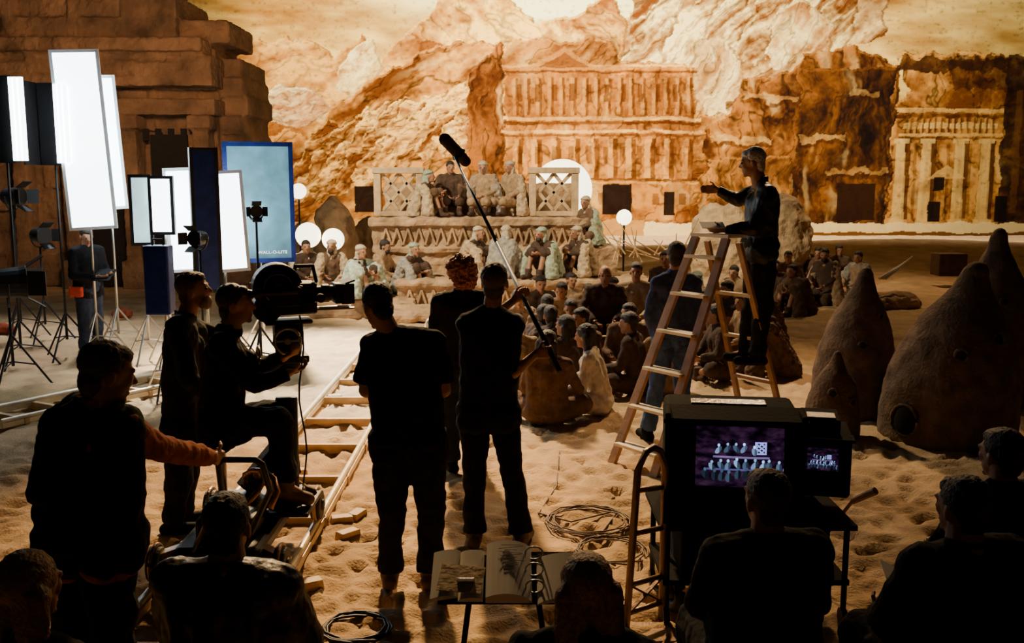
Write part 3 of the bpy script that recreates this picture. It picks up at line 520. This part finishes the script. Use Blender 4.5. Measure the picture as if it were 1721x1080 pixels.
SCR=mat('screen_image',(1,1,1),.3,na=.02,bump=0,em=2.8,attr='paint')
T=thing('monitor','large black video monitor with hood showing a bluish film scene','monitor',(c.x,c.y,c.z-.33))
q=MB(A).box((0,.3,0),(.72,.55,.56)).box((0,.65,-.03),(.5,.3,.4)); obj('casing',q,MATTE,T,bevel=.03)
q=MB(A).box((-.345,.0,.02),(.03,.2,.6)).box((.345,.0,.02),(.03,.2,.6)).box((0,.02,.29),(.74,.24,.03),Matrix.Rotation(.12,3,'X')).box((0,.02,-.27),(.72,.1,.05)).box((0,.025,.26),(.68,.03,.07)).box((0,.025,-.18),(.68,.03,.17)).box((-.29,.025,.02),(.12,.03,.5)).box((.3,.025,.02),(.1,.03,.5)); obj('hood',q,MATTE,T,bevel=.01)
obj('screen',screenmesh(.47,.34,A@Matrix.Translation((.04,.012,.075)),600),SCR,T,smooth=True)
obj('top_cover',MB(A).box((-.02,.2,.32),(.4,.10,.012),Matrix.Rotation(.05,3,'X')),mat('shiny_black',(.03,.025,.02),.25),T,bevel=.005)
c2=W(1388,775,5.15); A=Matrix.Translation(c2)@Matrix.Rotation(math.radians(-14),4,'Z'); T=thing('monitor','small black video monitor with recorder on top','monitor',(c2.x,c2.y,c2.z-.3))
obj('casing',MB(A).box((0,.2,-.03),(.27,.36,.34)).box((0,0,-.17),(.25,.04,.05)),MATTE,T,bevel=.015); obj('screen',screenmesh(.17,.125,A@Matrix.Translation((-.02,.0,.01)),601),SCR,T,smooth=True)
obj('recorder',MB(A).box((-.03,.16,.19),(.2,.28,.07)),MATTE,T,bevel=.006); obj('recorder_top',MB(A).box((-.03,.1,.23),(.15,.12,.008)),mat('grey_plate',(.45,.38,.3),.4),T,bevel=.002); obj('hood',MB(A).box((0,-.05,.145),(.27,.12,.015)),MATTE,T)
A=Matrix.Translation((c.x+.15,c.y+.3,0)); T=thing('equipment_cart','black steel monitor cart with shelf and thin legs','cart',(c.x+.15,c.y+.3,0))
zt=c.z-.3; obj('shelf',MB(A).box((0,0,zt-.02),(1.05,.6,.03)),MATTE,T,bevel=.004); obj('lower_shelf',MB(A).box((0,0,.25),(1.0,.56,.03)),MATTE,T)
obj('equipment_box',MB(A).box((.0,.0,.45),(.8,.5,.36)),MATTE,T,bevel=.02)
for sx in(-.48,.48):
    for sy in(-.26,.26): obj('leg',MB(A).cyl((sx,sy,.08),(sx,sy,zt-.03),.016),METAL,T,smooth=True); obj('caster',MB(A).cyl((sx-.015,sy,.05),(sx+.015,sy,.05),.05,n=16),METAL,T)
b1,b2=G(1052,1062),G(1112,1040); t1,t2=W(1072,790,4.85),W(1118,786,4.95); T=thing('hand_truck','tubular metal hand truck with curved top handle and wheel','hand truck',(b1+b2)/2)
up=(t1-b1).normalized(); mid=(t1+t2)/2+up*.12
obj('frame',MB().tube([b1,t1,lerp(t1,mid,.5)+up*.04,mid,lerp(t2,mid,.5)+up*.04,t2,b2],.02),BROWNSTEEL,T,smooth=True)
for t in(.12,.3,.62,.88): obj('crossbar',MB().cyl(lerp(b1,t1,t),lerp(b2,t2,t),.015),BROWNSTEEL,T,smooth=True)
obj('strut',MB().bar(lerp(b1,t1,.12),lerp(b2,t2,.3),.025,.01).bar(lerp(b2,t2,.12),lerp(b1,t1,.3),.025,.01),BROWNSTEEL,T)
for p in(b1+V((-.06,.1,.12)),b2+V((.08,.1,.12))): obj('wheel',MB().ring(p,(1,.3,0),.085,.035,24).cyl(p-V((.03,0,0)),p+V((.03,0,0)),.04),MC['rubber'],T,smooth=True)
obj('toe_plate',MB().box((b1+b2)/2+V((0,-.1,.01)),(.3,.22,.012)),BROWNSTEEL,T)
# ---------------- script stand with binders ----------------
c=W(842,968,3.8); tl=.42; R=Matrix.Rotation(tl,3,'X'); A=Matrix.Translation(c)@R.to_4x4()
T=thing('script_stand','black folding stand with tilted top','stand',(c.x,c.y,0)); obj('top',MB(A).box((0,0,-.015),(.5,.26,.014)),MATTE,T,bevel=.004)
for sx in(-.12,.14): obj('leg',MB().cyl(c+V((sx,0,-.03)),(c.x+sx*1.8,c.y+.15,0),.012).cyl(c+V((sx,.05,-.02)),(c.x+sx*1.8,c.y-.15,0),.012),METAL,T)
def curved(A,x0,x1,y0,y1,z,hgt,sl=0.):
    q=MB(A); n=8; rg=[]
    for i in range(n+1):
        t=i/n; xx=x0+(x1-x0)*t; zz=z+hgt*math.sin(math.pi*min(1,t*.9+.1))**.5; d=sl*t; rg.append([V((xx,y0+d,z-.004)),V((xx,y1+d,z-.004)),V((xx,y1+d,zz)),V((xx,y0+d,zz))])
    return q.loft(rg)
INK=mat('ink',(.12,.10,.10),.8,bump=0)
T=thing('ring_binder','open ring binder with thick stack of white script pages','binder',c)
obj('cover',MB(A).box((.13,.0,-.002),(.34,.27,.006)),BLACK,T); obj('page_stack',curved(A,-.06,.125,-.14,.15,.003,.05),PAPER,T); obj('page_stack',curved(A,.30,.145,-.12,.12,.003,.02,-.03),PAPER,T)
q=MB(A)
for k in range(9): q.box((.04,.12-.014*k,.056),(.08+.03*math.sin(k*2.3),.0025,.001),Matrix.Rotation(.15*math.sin(k*1.7),3,'Z'))
obj('sketch_lines',q,INK,T)
for k in(-.09,0,.09): obj('ring',MB(A).ring((.135,k,.04),(0,1,0),.036,.0035,20,6),STEEL,T,smooth=True)
T=thing('open_book','open notebook with tan page and small metal clip','book',c); obj('page',curved(A,-.28,-.17,-.13,.12,.0,.018,.02),PAPER,T); obj('page',curved(A,-.07,-.17,-.13,.13,.0,.018),PAPER,T); obj('card',MB(A).box((-.16,-.035,.024),(.18,.14,.004),Matrix.Rotation(-.12,3,'Z')),mat('tan_card',(.62,.46,.28),.8),T); obj('clip',MB(A).box((-.14,-.05,.03),(.07,.02,.012)),STEEL,T,bevel=.003)
# cables
def cable(name,u,v,R0,n,lb,m=METAL,r=.008):
    p=G(u,v); q=[(p.x+math.cos(.45*k)*R0*(1+.12*math.sin(k*.37)),p.y+math.sin(.45*k)*R0*(1+.15*math.cos(k*.29)),.02+.004*(k%5)) for k in range(n)]; obj(name,MB().tube(q,r,6),m,None,p,lb,'cable',smooth=True)
CBL=mat('cable_brown',(.12,.07,.04),.6)
cable('cable_coil',600,1062,.17,60,'coiled black cable lying on sand'); cable('cable_coil',990,880,.28,70,'loose coil of thin brown cable on sand',CBL,.005); cable('cable_coil',1030,930,.22,50,'loose loops of thin brown cable on sand',CBL,.005)
pts=[G(940,760),G(935,820),G(905,865),G(960,880),G(1040,860),G(1010,900),G(960,930)]; obj('cable',MB().tube([lerp(pts[i],pts[i+1],k/5)+V((0,0,.015)) for i in range(6) for k in range(5)],.006,6),CBL,None,pts[0],'thin cable snaking across sand','cable',smooth=True)
# ---------------- crew ----------------
gh=mat('hair_grey',(.60,.58,.54),.6,ns=60,na=.3,bump=.5,bs=90); bh=mat('hair_brown',(.07,.035,.016),.6,ns=60,na=.5,bump=.6,bs=90); rh=mat('hair_red',(.36,.12,.045),.6,ns=60,na=.5,bump=.8,bs=90); yh=mat('hair_blonde',(.26,.13,.05),.5,ns=60,na=.4,bump=.5,bs=90)
tanb=mat('boot_tan',(.12,.065,.035),.7)
person(pxpose(5.55,dict(head=(634,514),neck=(658,556),shL=(628,580),shR=(728,576),elL=(616,655,-.02),wrL=(665,650,.22),elR=(745,655,.02),wrR=(705,645,.26),hipL=(658,738),hipR=(716,738),knL=(660,858),knR=(724,856),anL=(655,960),anR=(722,956)),0),
  (-.55,.75,-.35),'person in black t-shirt and dark trousers standing, back turned',.009,BLACK,'short',BLK2,tanb,floor=0,bulk=1.14)
P0=W(927,596,6.15); P1=W(762,258,8.0); bd_=(P1-P0).normalized(); J=pxpose(6.2,dict(head=(832,474),neck=(826,516),shL=(785,545),shR=(862,545),elL=(800,520,.28),wrL=(850,490,.40),elR=(850,638,-.06),wrR=(905,612,-.04),hipL=(798,690),hipR=(846,690),knL=(797,800),knR=(862,797),anL=(797,895),anR=(876,885)),10)
k=P0+bd_*.62; J['wrL']=k-(k-J['shL']).normalized()*.08+V((0,-.0,-.02)); J['elL']=lerp(J['shL'],J['wrL'],.5)+V((-.08,0,-.1)); J['wrR']=P0+bd_*.04+V((-.09,-.02,-.02))
J['hdR']=V((1,.2,.1)); J['thR']=V((0,0,1)); J['thL']=V((0,0,1))
person(J,(.15,.9,.2),'person in dark t-shirt holding a long boom pole',.009,NAVY,'short',BLACK,tanb,curl=1.05,hairm=mat('hair_cropped',(.07,.045,.03),.7,bump=.3))
T=thing('boom_microphone','long black boom pole with fuzzy microphone windshield','microphone',P0)
obj('pole',MB().cyl(P0-bd_*.15,lerp(P0,P1,.5),.017,.014).cyl(lerp(P0,P1,.5),P1,.013,.010),METAL,T,smooth=True)
mt=W(748,234,7.9); mb_=W(786,275,8.05); md=(mt-mb_).normalized(); obj('windshield',remesh(MB().cap(mb_+md*.03,mt,.045,.05,16),.01,(.02,.012),0),cl('fur',(.03,.025,.022)),T,smooth=True); obj('mount',MB().ring(lerp(mb_,mt,.4),md,.055,.008).cyl(P1-bd_*.1,lerp(mb_,mt,.4),.012),METAL,T)
J=pose(XU(777,7.9,1.2),7.9,0,-20,'stand',.02); person(J,(-.5,.8,-.2),'person with curly red hair in dark shirt, standing behind boom operator',.012,BLK2,'long',NAVY,hair='curly',hairm=rh)
person(pxpose(8.85,dict(head=(1137,430),neck=(1136,456),shL=(1106,476),shR=(1166,476),elL=(1092,530,-.02),wrL=(1104,572,.1),elR=(1178,530,.05),wrR=(1170,575,.15),hipL=(1116,572),hipR=(1150,572),knL=(1104,650),knR=(1146,655),anL=(1088,722),anR=(1150,728)),-10),
  (.2,.9,-.1),'person in blue denim shirt and jeans standing behind the ladder',.012,cl('denim',(.045,.065,.17)),'long',cl('jeans',(.06,.11,.27)))
LJ=mat('leather_black',(.010,.010,.011),.45,ns=12,bump=.3,bs=25); LJB=mat('leather_brown',(.022,.014,.010),.42,ns=12,bump=.3,bs=25)
J=pxpose(8.55,dict(head=(1265,273),neck=(1278,303),shL=(1292,328,-.17),shR=(1274,322,.17),elL=(1266,385,-.2),wrL=(1217,386,-.12),elR=(1240,336,.2),wrR=(1205,319,.2),hipL=(1282,412,-.09),hipR=(1272,408,.1),knL=(1283,508,-.06),knR=(1266,505,.1),anL=(1272,592,-.05),anR=(1252,585,.1)),-70,.77)
J['hdR']=V((-1,0,.05))
person(J,(-1,.25,-.12),'grey-haired person in black leather jacket on ladder, pointing',.011,LJ,'long',BLK2,floor=.77,hairm=gh,curl=.35,eyes=True,base=V((2.15,8.5,.77)),bulk=1.16)
pp=J['wrL']+V((-.1,0,.04)); obj('paper_sheet',MB().box(pp,(.2,.15,.006),Matrix.Rotation(.3,3,'X')),PAPER,None,pp,'folded white paper sheet held on the ladder top','paper')
person(pxpose(6.5,dict(head=(326,488),neck=(312,528),shL=(322,550,.17),shR=(300,552,-.17),elL=(368,570,.25),wrL=(412,505,.15),elR=(318,640,-.22),wrR=(362,668,-.1),hipL=(312,712,.09),hipR=(304,715,-.09),knL=(312,800,.1),knR=(300,802,-.1),anL=(308,872,.1),anR=(292,878,-.1)),70),
  (1,.1,.15),'bearded person in dark jacket standing behind the film camera',.010,BLK2,'long',BLACK,hairm=bh,beard=mat('beard_brown',(.25,.17,.11),.7),eyes=True,bulk=1.15)
person(pxpose(6.0,dict(head=(396,512),neck=(386,552),shL=(386,578,.18),shR=(372,582,-.18),elL=(430,620,.2),wrL=(478,600,.08),elR=(428,645,-.2),wrR=(486,626,-.12),hipL=(372,708,.1),hipR=(366,712,-.1),knL=(474,696,.12),knR=(468,706,-.12),anL=(486,800,.12),anR=(480,810,-.12),toL=(522,828,.16),toR=(518,838,-.08)),90,None),
  (1,.15,.05),'person in black seated on dolly, hand on camera wheel',.009,BLACK,'long',BLACK,floor=.36,base=V((-1.65,6,.85)),curl=.9,bulk=1.12,hairm=mat('hair_black',(.012,.01,.01),.5,ns=60,bump=.6,bs=90),shoe=tanb)
J=pxpose(3.8,dict(head=(180,628),neck=(162,680),shL=(105,712,.10),shR=(205,716,-.03),elL=(82,820,-.05),wrL=(120,885,.2),elR=(262,752,.22),wrR=(358,768,.78),hipL=(122,905,.05),hipR=(182,905,-.03),knL=(125,1075,.05),knR=(190,1070,.0),anL=(120,1240),anR=(190,1240)),40)
P=person(J,(.75,.6,-.2),'person in black vest with orange sleeves pushing the dolly',.008,cl('orange',(.30,.075,.02)),'long',BLACK,bulk=1.12,curl=.8,hairm=bh)
q=MB(); ms=(J['shL']+J['shR'])/2; mh=(J['hipL']+J['hipR'])/2
for s in'LR': q.cap(lerp(J['sh'+s],ms,.2)-V((0,0,.02)),J['hip'+s]+V((0,0,.02)),.115,.15).cap(J['sh'+s],ms,.092,.1)
q.cap(J['shL'],J['elL'],.09,.08).cap(ms,mh,.15,.17).cap(J['hipL'],J['hipR'],.165); obj('vest',remesh(q,.012,(.12,.05),2),BLACK,P,smooth=True)
J=pose(XU(148,13.3,1),13.3,0,120,'stand',.0,over={'wrL':(-.12,.3,1.12),'wrR':(.1,.32,1.1),'elL':(-.26,.05,1.12),'elR':(.26,.05,1.12)})
P=person(J,(.6,-.7,-.3),'person in black sweater and jeans holding a clipboard',.014,BLACK,'long',cl('dkjeans',(.03,.04,.07)),eyes=True,bulk=1.1); f=fwd(120); pc=V((XU(148,13.3,1),13.3,1.12))+f*.34
obj('clipboard',MB().box(pc,(.24,.32,.01),Matrix.Rotation(.4,3,'X')),BLACK,None,pc,'dark clipboard held by crew member','clipboard'); pc=V((J['hipR'].x,J['hipR'].y,.9))+V((-.02,-.16,0)); obj('pouch',MB().box(pc,(.18,.08,.14)),cl('redp',(.55,.06,.03)),P,bevel=.02)
def crew(u,Y,hd,lb,gz,seat=.42,**k):
    x=XU(u,Y,1.2); J=pose(x,Y,0,hd,'chair',.02,seat=seat)
    for s in'LR':
        J['an'+s].z=.09; J['to'+s].z=.045
    P=person(J,gz,lb,.008,floor=0,base=V((x,Y,seat)),**k)
    T=thing('camp_stool','folding camp stool with dark canvas seat','stool',(x,Y,0),'crew stools'); obj('seat',MB().box((x,Y,seat-.07),(.42,.4,.03)),BLACK,T,bevel=.01)
    for s in(-1,1): obj('leg',MB().cyl((x-.2*s,Y-.18,0),(x+.18*s,Y-.18,seat-.08),.013).cyl((x-.2*s,Y+.18,0),(x+.18*s,Y+.18,seat-.08),.013),METAL,T)
    return J
crew(372,3.45,5,'person in dark leather jacket seated, seen from behind',(.1,1,.0),seat=.36,top=LJB,legs=BLACK,bulk=1.35)
crew(22,3.0,20,'person with blonde shoulder-length hair seated on stool',(.4,1,0),seat=.31,top=BLACK,legs=BLACK,hair='long',hairm=yh)
crew(985,3.15,5,'person with long light brown hair seated, seen from behind',(-.15,1,-.1),seat=.24,top=BLACK,legs=BLACK,hair='long',hairm=yh)
crew(1298,3.75,-8,'person in dark shirt seated watching the monitors',(-.3,1,.0),seat=.36,top=BLACK,legs=BLACK,bulk=1.3,hairm=bh)
crew(1636,3.6,-15,'broad person in dark jacket seated holding papers',(-.4,1,.0),seat=.38,top=BLACK,legs=BLACK,bulk=1.4)
crew(1700,4.4,-15,'person in dark clothes seated at the edge of the set',(-.4,1,.0),seat=.36,top=BLACK,legs=BLACK,bulk=1.1)
pp=W(1512,970,3.85); obj('paper_sheet',MB().box(pp,(.16,.12,.004),Matrix.Rotation(.5,3,'Y')@Matrix.Rotation(.3,3,'X')),PAPER,None,pp,'small white note paper held by seated crew','paper')
a,b=W(1432,842,5.6),W(1472,824,5.5); T=thing('umbrella_handle','dark wooden handled stick beside the monitors','stick',V((a.x,a.y,0))); obj('shaft',MB().cyl(V((a.x-.3,a.y+.1,.0)),a,.012).cyl(a,b,.02,.024),LADW,T,bevel=.004)
# ---------------- robed extras ----------------
cw=[cl('sage',(.34,.38,.26)),cl('sand',(.46,.34,.20)),cl('ash',(.30,.27,.22)),cl('umber',(.13,.075,.045)),cl('tan',(.34,.22,.12)),cl('mint',(.46,.52,.40)),cl('dkbrown',(.07,.042,.028)),cl('offwhite',(.64,.54,.40))]
wl=mat('wrap_pale',(.50,.40,.27),.9,bump=.6); wg=mat('wrap_green',(.30,.36,.26),.9,bump=.6)
nmz=['sage','sandy','ash-grey','umber','tan','pale mint','dark brown','off-white']
def extra(u,Y,z,h,ps,ci,hair,g,vx=.018,seat=0,cloak=True,hm=None,ti=None):
    x=XU(u,Y,z+.5); J=pose(x,Y,z,h+random.uniform(-8,8),ps,.04,lean=random.uniform(0,.12),seat=seat)
    if ps=='chair':
        for s in'LR': J['an'+s].z=z+.09; J['to'+s].z=z+.05
    gh_=h+random.uniform(-25,25); gz=fwd(gh_)+V((0,0,random.uniform(-.15,.1)))
    hw={'wrap':'head wrap','short':'dark hair','bald':'shaved head','long':'long hair'}[hair]
    ac={'ground':'sitting cross-legged','knees':'knees raised','chair':'seated upright','kneel':'kneeling','stand':'standing'}[ps]
    bd2=mat('hair_dark',(.02,.012,.008),.6,ns=60,na=.5,bump=.6,bs=90) if random.random()<.35 and abs(h-180)<100 and vx>.015 else None
    person(J,gz,'person with %s in %s %s, %s'%(hw,nmz[ci],'cloak' if cloak else 'tunic',ac),vx,cw[ti if ti is not None else (ci if not cloak else random.choice((3,4,6)))],'long',None,tunic=True,hair=hair,hairm=hm or (random.choice([wl,wg]) if hair=='wrap' else None),cloak=cw[ci] if cloak else None,floor=z,group=g,base=V((x,Y,z)),shoe=cw[6],eyes=abs(h-180)<100,open_front=random.random()<.65,beard=bd2)
    if seat and z==0:
        obj('seat_block',remesh(MB().box((x,Y,seat/2-.03),(.4,.36,seat-.06)),.03,(.1,.03),1),STONE,None,V((x,Y,0)),'rough stone block used as a seat','stone block',group='stone seats')
g='robed council on the dais'
for a in((708,19.5,1.66,100,'knees',1,'wrap'),(757,20.0,1.66,165,'chair',3,'short'),(813,20.0,1.66,200,'chair',2,'wrap'),(864,19.9,1.66,225,'chair',1,'wrap')): extra(*a,g,seat=(.2 if a[4]=='chair' else 0),vx=.016)
g='robed listeners on the steps'
for a in((788,17.95,.64,110,'knees',1,'wrap'),(843,17.6,.64,20,'ground',2,'wrap'),(922,17.65,.64,215,'knees',0,'wrap'),(985,18.0,.64,240,'knees',1,'wrap'),(990,19.0,1.14,235,'ground',0,'wrap'),
  (512,18.2,.35,150,'ground',7,'short'),(556,18.4,.35,160,'ground',1,'wrap'),(597,17.2,.35,130,'knees',5,'wrap'),(640,18.3,.35,100,'ground',4,'short'),(683,17.8,.35,120,'knees',2,'wrap')): extra(*a,g,vx=.016)
g='seated crowd on the sand'
for a in((745,12.4,0,165,'ground',7,'short',False),(1015,12.6,0,185,'chair',6,'bald',False),(1068,13.0,0,190,'chair',4,'short',False),(965,12.4,0,195,'knees',6,'short',False),(1012,9.9,0,285,'ground',6,'long',False),(918,9.4,0,10,'ground',3,'long',False),
  (876,10.6,0,340,'ground',4,'short',False),(912,12.4,0,20,'ground',3,'short',False),(868,13.2,0,160,'ground',4,'short',True),(932,11.4,0,350,'knees',6,'short',True),(1058,11.8,0,200,'ground',3,'short',False),(1100,14.0,0,220,'ground',4,'short',True),
  (1075,10.8,0,300,'ground',6,'short',False),(990,14.0,0,200,'ground',3,'short',False),(940,14.2,0,180,'ground',4,'short',False),(1190,13.2,0,240,'ground',3,'short',True),(1215,11.6,0,270,'ground',6,'short',False),(1292,14.2,0,250,'ground',3,'short',True),
  (1175,15.8,0,210,'ground',4,'wrap',True),(1240,17.0,0,220,'ground',6,'short',True),
  (995,11.5,0,230,'knees',3,'short',False),(1130,10.8,0,320,'knees',4,'short',False),(962,10.5,0,330,'ground',6,'long',False),(890,11.6,0,60,'knees',6,'short',False),(1125,12.3,0,250,'ground',3,'short',True),(1120,15.2,0,200,'chair',3,'short',False),
  (960,15.6,0,180,'ground',4,'short',False),(905,15.2,0,170,'ground',6,'short',False),(1260,12.8,0,260,'ground',4,'short',False),(1310,12.0,0,270,'knees',3,'short',True),(1235,14.6,0,230,'knees',6,'short',False),(1030,14.9,0,190,'ground',4,'short',False)): extra(*a[:7],g,.013,cloak=a[7],ti=(7 if a[0] in(1012,745) else None),seat=.42 if a[4]=='chair' else 0)
g='onlookers near the clay huts'
for a in((1325,20.3,0,200,'ground',3,'short'),(1345,17.4,0,230,'knees',3,'short'),(1388,18.8,0,220,'kneel',4,'short'),(1378,21.5,0,210,'ground',6,'short'),(1350,23.2,0,200,'ground',4,'wrap'),(1300,18.2,0,190,'ground',4,'short'),(1448,20.2,0,240,'ground',2,'short'),(1410,22.2,0,200,'ground',6,'short')): extra(*a,g,vx=.018)
# ---------------- lights ----------------
def light(kind,loc,tgt,col,pw,size=.5,spot=None,blend=.4,sy=None,spread=None):
    d=bpy.data.lights.new('lamp',kind); d.energy=pw; d.color=col; o=bpy.data.objects.new('lamp_rig',d); COL.objects.link(o); o.location=loc
    o.rotation_euler=(V(tgt)-V(loc)).to_track_quat('-Z','Y').to_euler()
    if kind=='AREA':
        d.size=size
        if sy: d.shape='RECTANGLE'; d.size_y=sy
        if spread: d.spread=math.radians(spread)
    else: d.shadow_soft_size=size
    if kind=='SPOT': d.spot_size=math.radians(spot); d.spot_blend=blend
    return o
WM=(1,.78,.50)
for x,p in((-11,1900),(1,3700),(13,2500)): light('AREA',(x,33,12.8),(x,42,4.2),(1,.87,.64),p,9,sy=1.,spread=125)
light('SPOT',(-7,12,9),(-.3,18.6,1.3),(1,.85,.60),8800,.3,38)
light('SPOT',(6,14,9),(1,18.5,1),WM,2200,.4,45)
light('SPOT',(-4.2,17,7.5),(-2.5,12.8,0),(1,.96,.85),24000,.3,42,.9)
light('SPOT',(-7,17,8),(-7.5,13.2,0),(.95,.95,1),2600,.5,60,.9)
light('SPOT',(-2.2,17.5,8.5),(-1.1,6.8,0),(1,.63,.28),20000,.3,27,1.)
light('SPOT',(-1.5,16,7.5),(1.0,11.2,0),(1,.80,.52),5000,.3,44,.9)
light('SPOT',(5,19,9),(2.2,9.4,0),(1,.64,.33),4800,.5,46,1.)
light('SPOT',(9,24,9),(8,19,0),(1,.66,.35),1600,.6,85,.9)
light('SPOT',(-5,14,5),(-9,21.5,4.8),(1,.62,.34),2100,.6,75,.9)
light('AREA',(-3.8,12.2,3.2),(-1.5,8,0),(.75,.9,1),60,1.5)
w=bpy.data.worlds.new('w'); S.world=w; w.use_nodes=True; w.node_tree.nodes['Background'].inputs[0].default_value=(.9,.75,.6,1); w.node_tree.nodes['Background'].inputs[1].default_value=.008
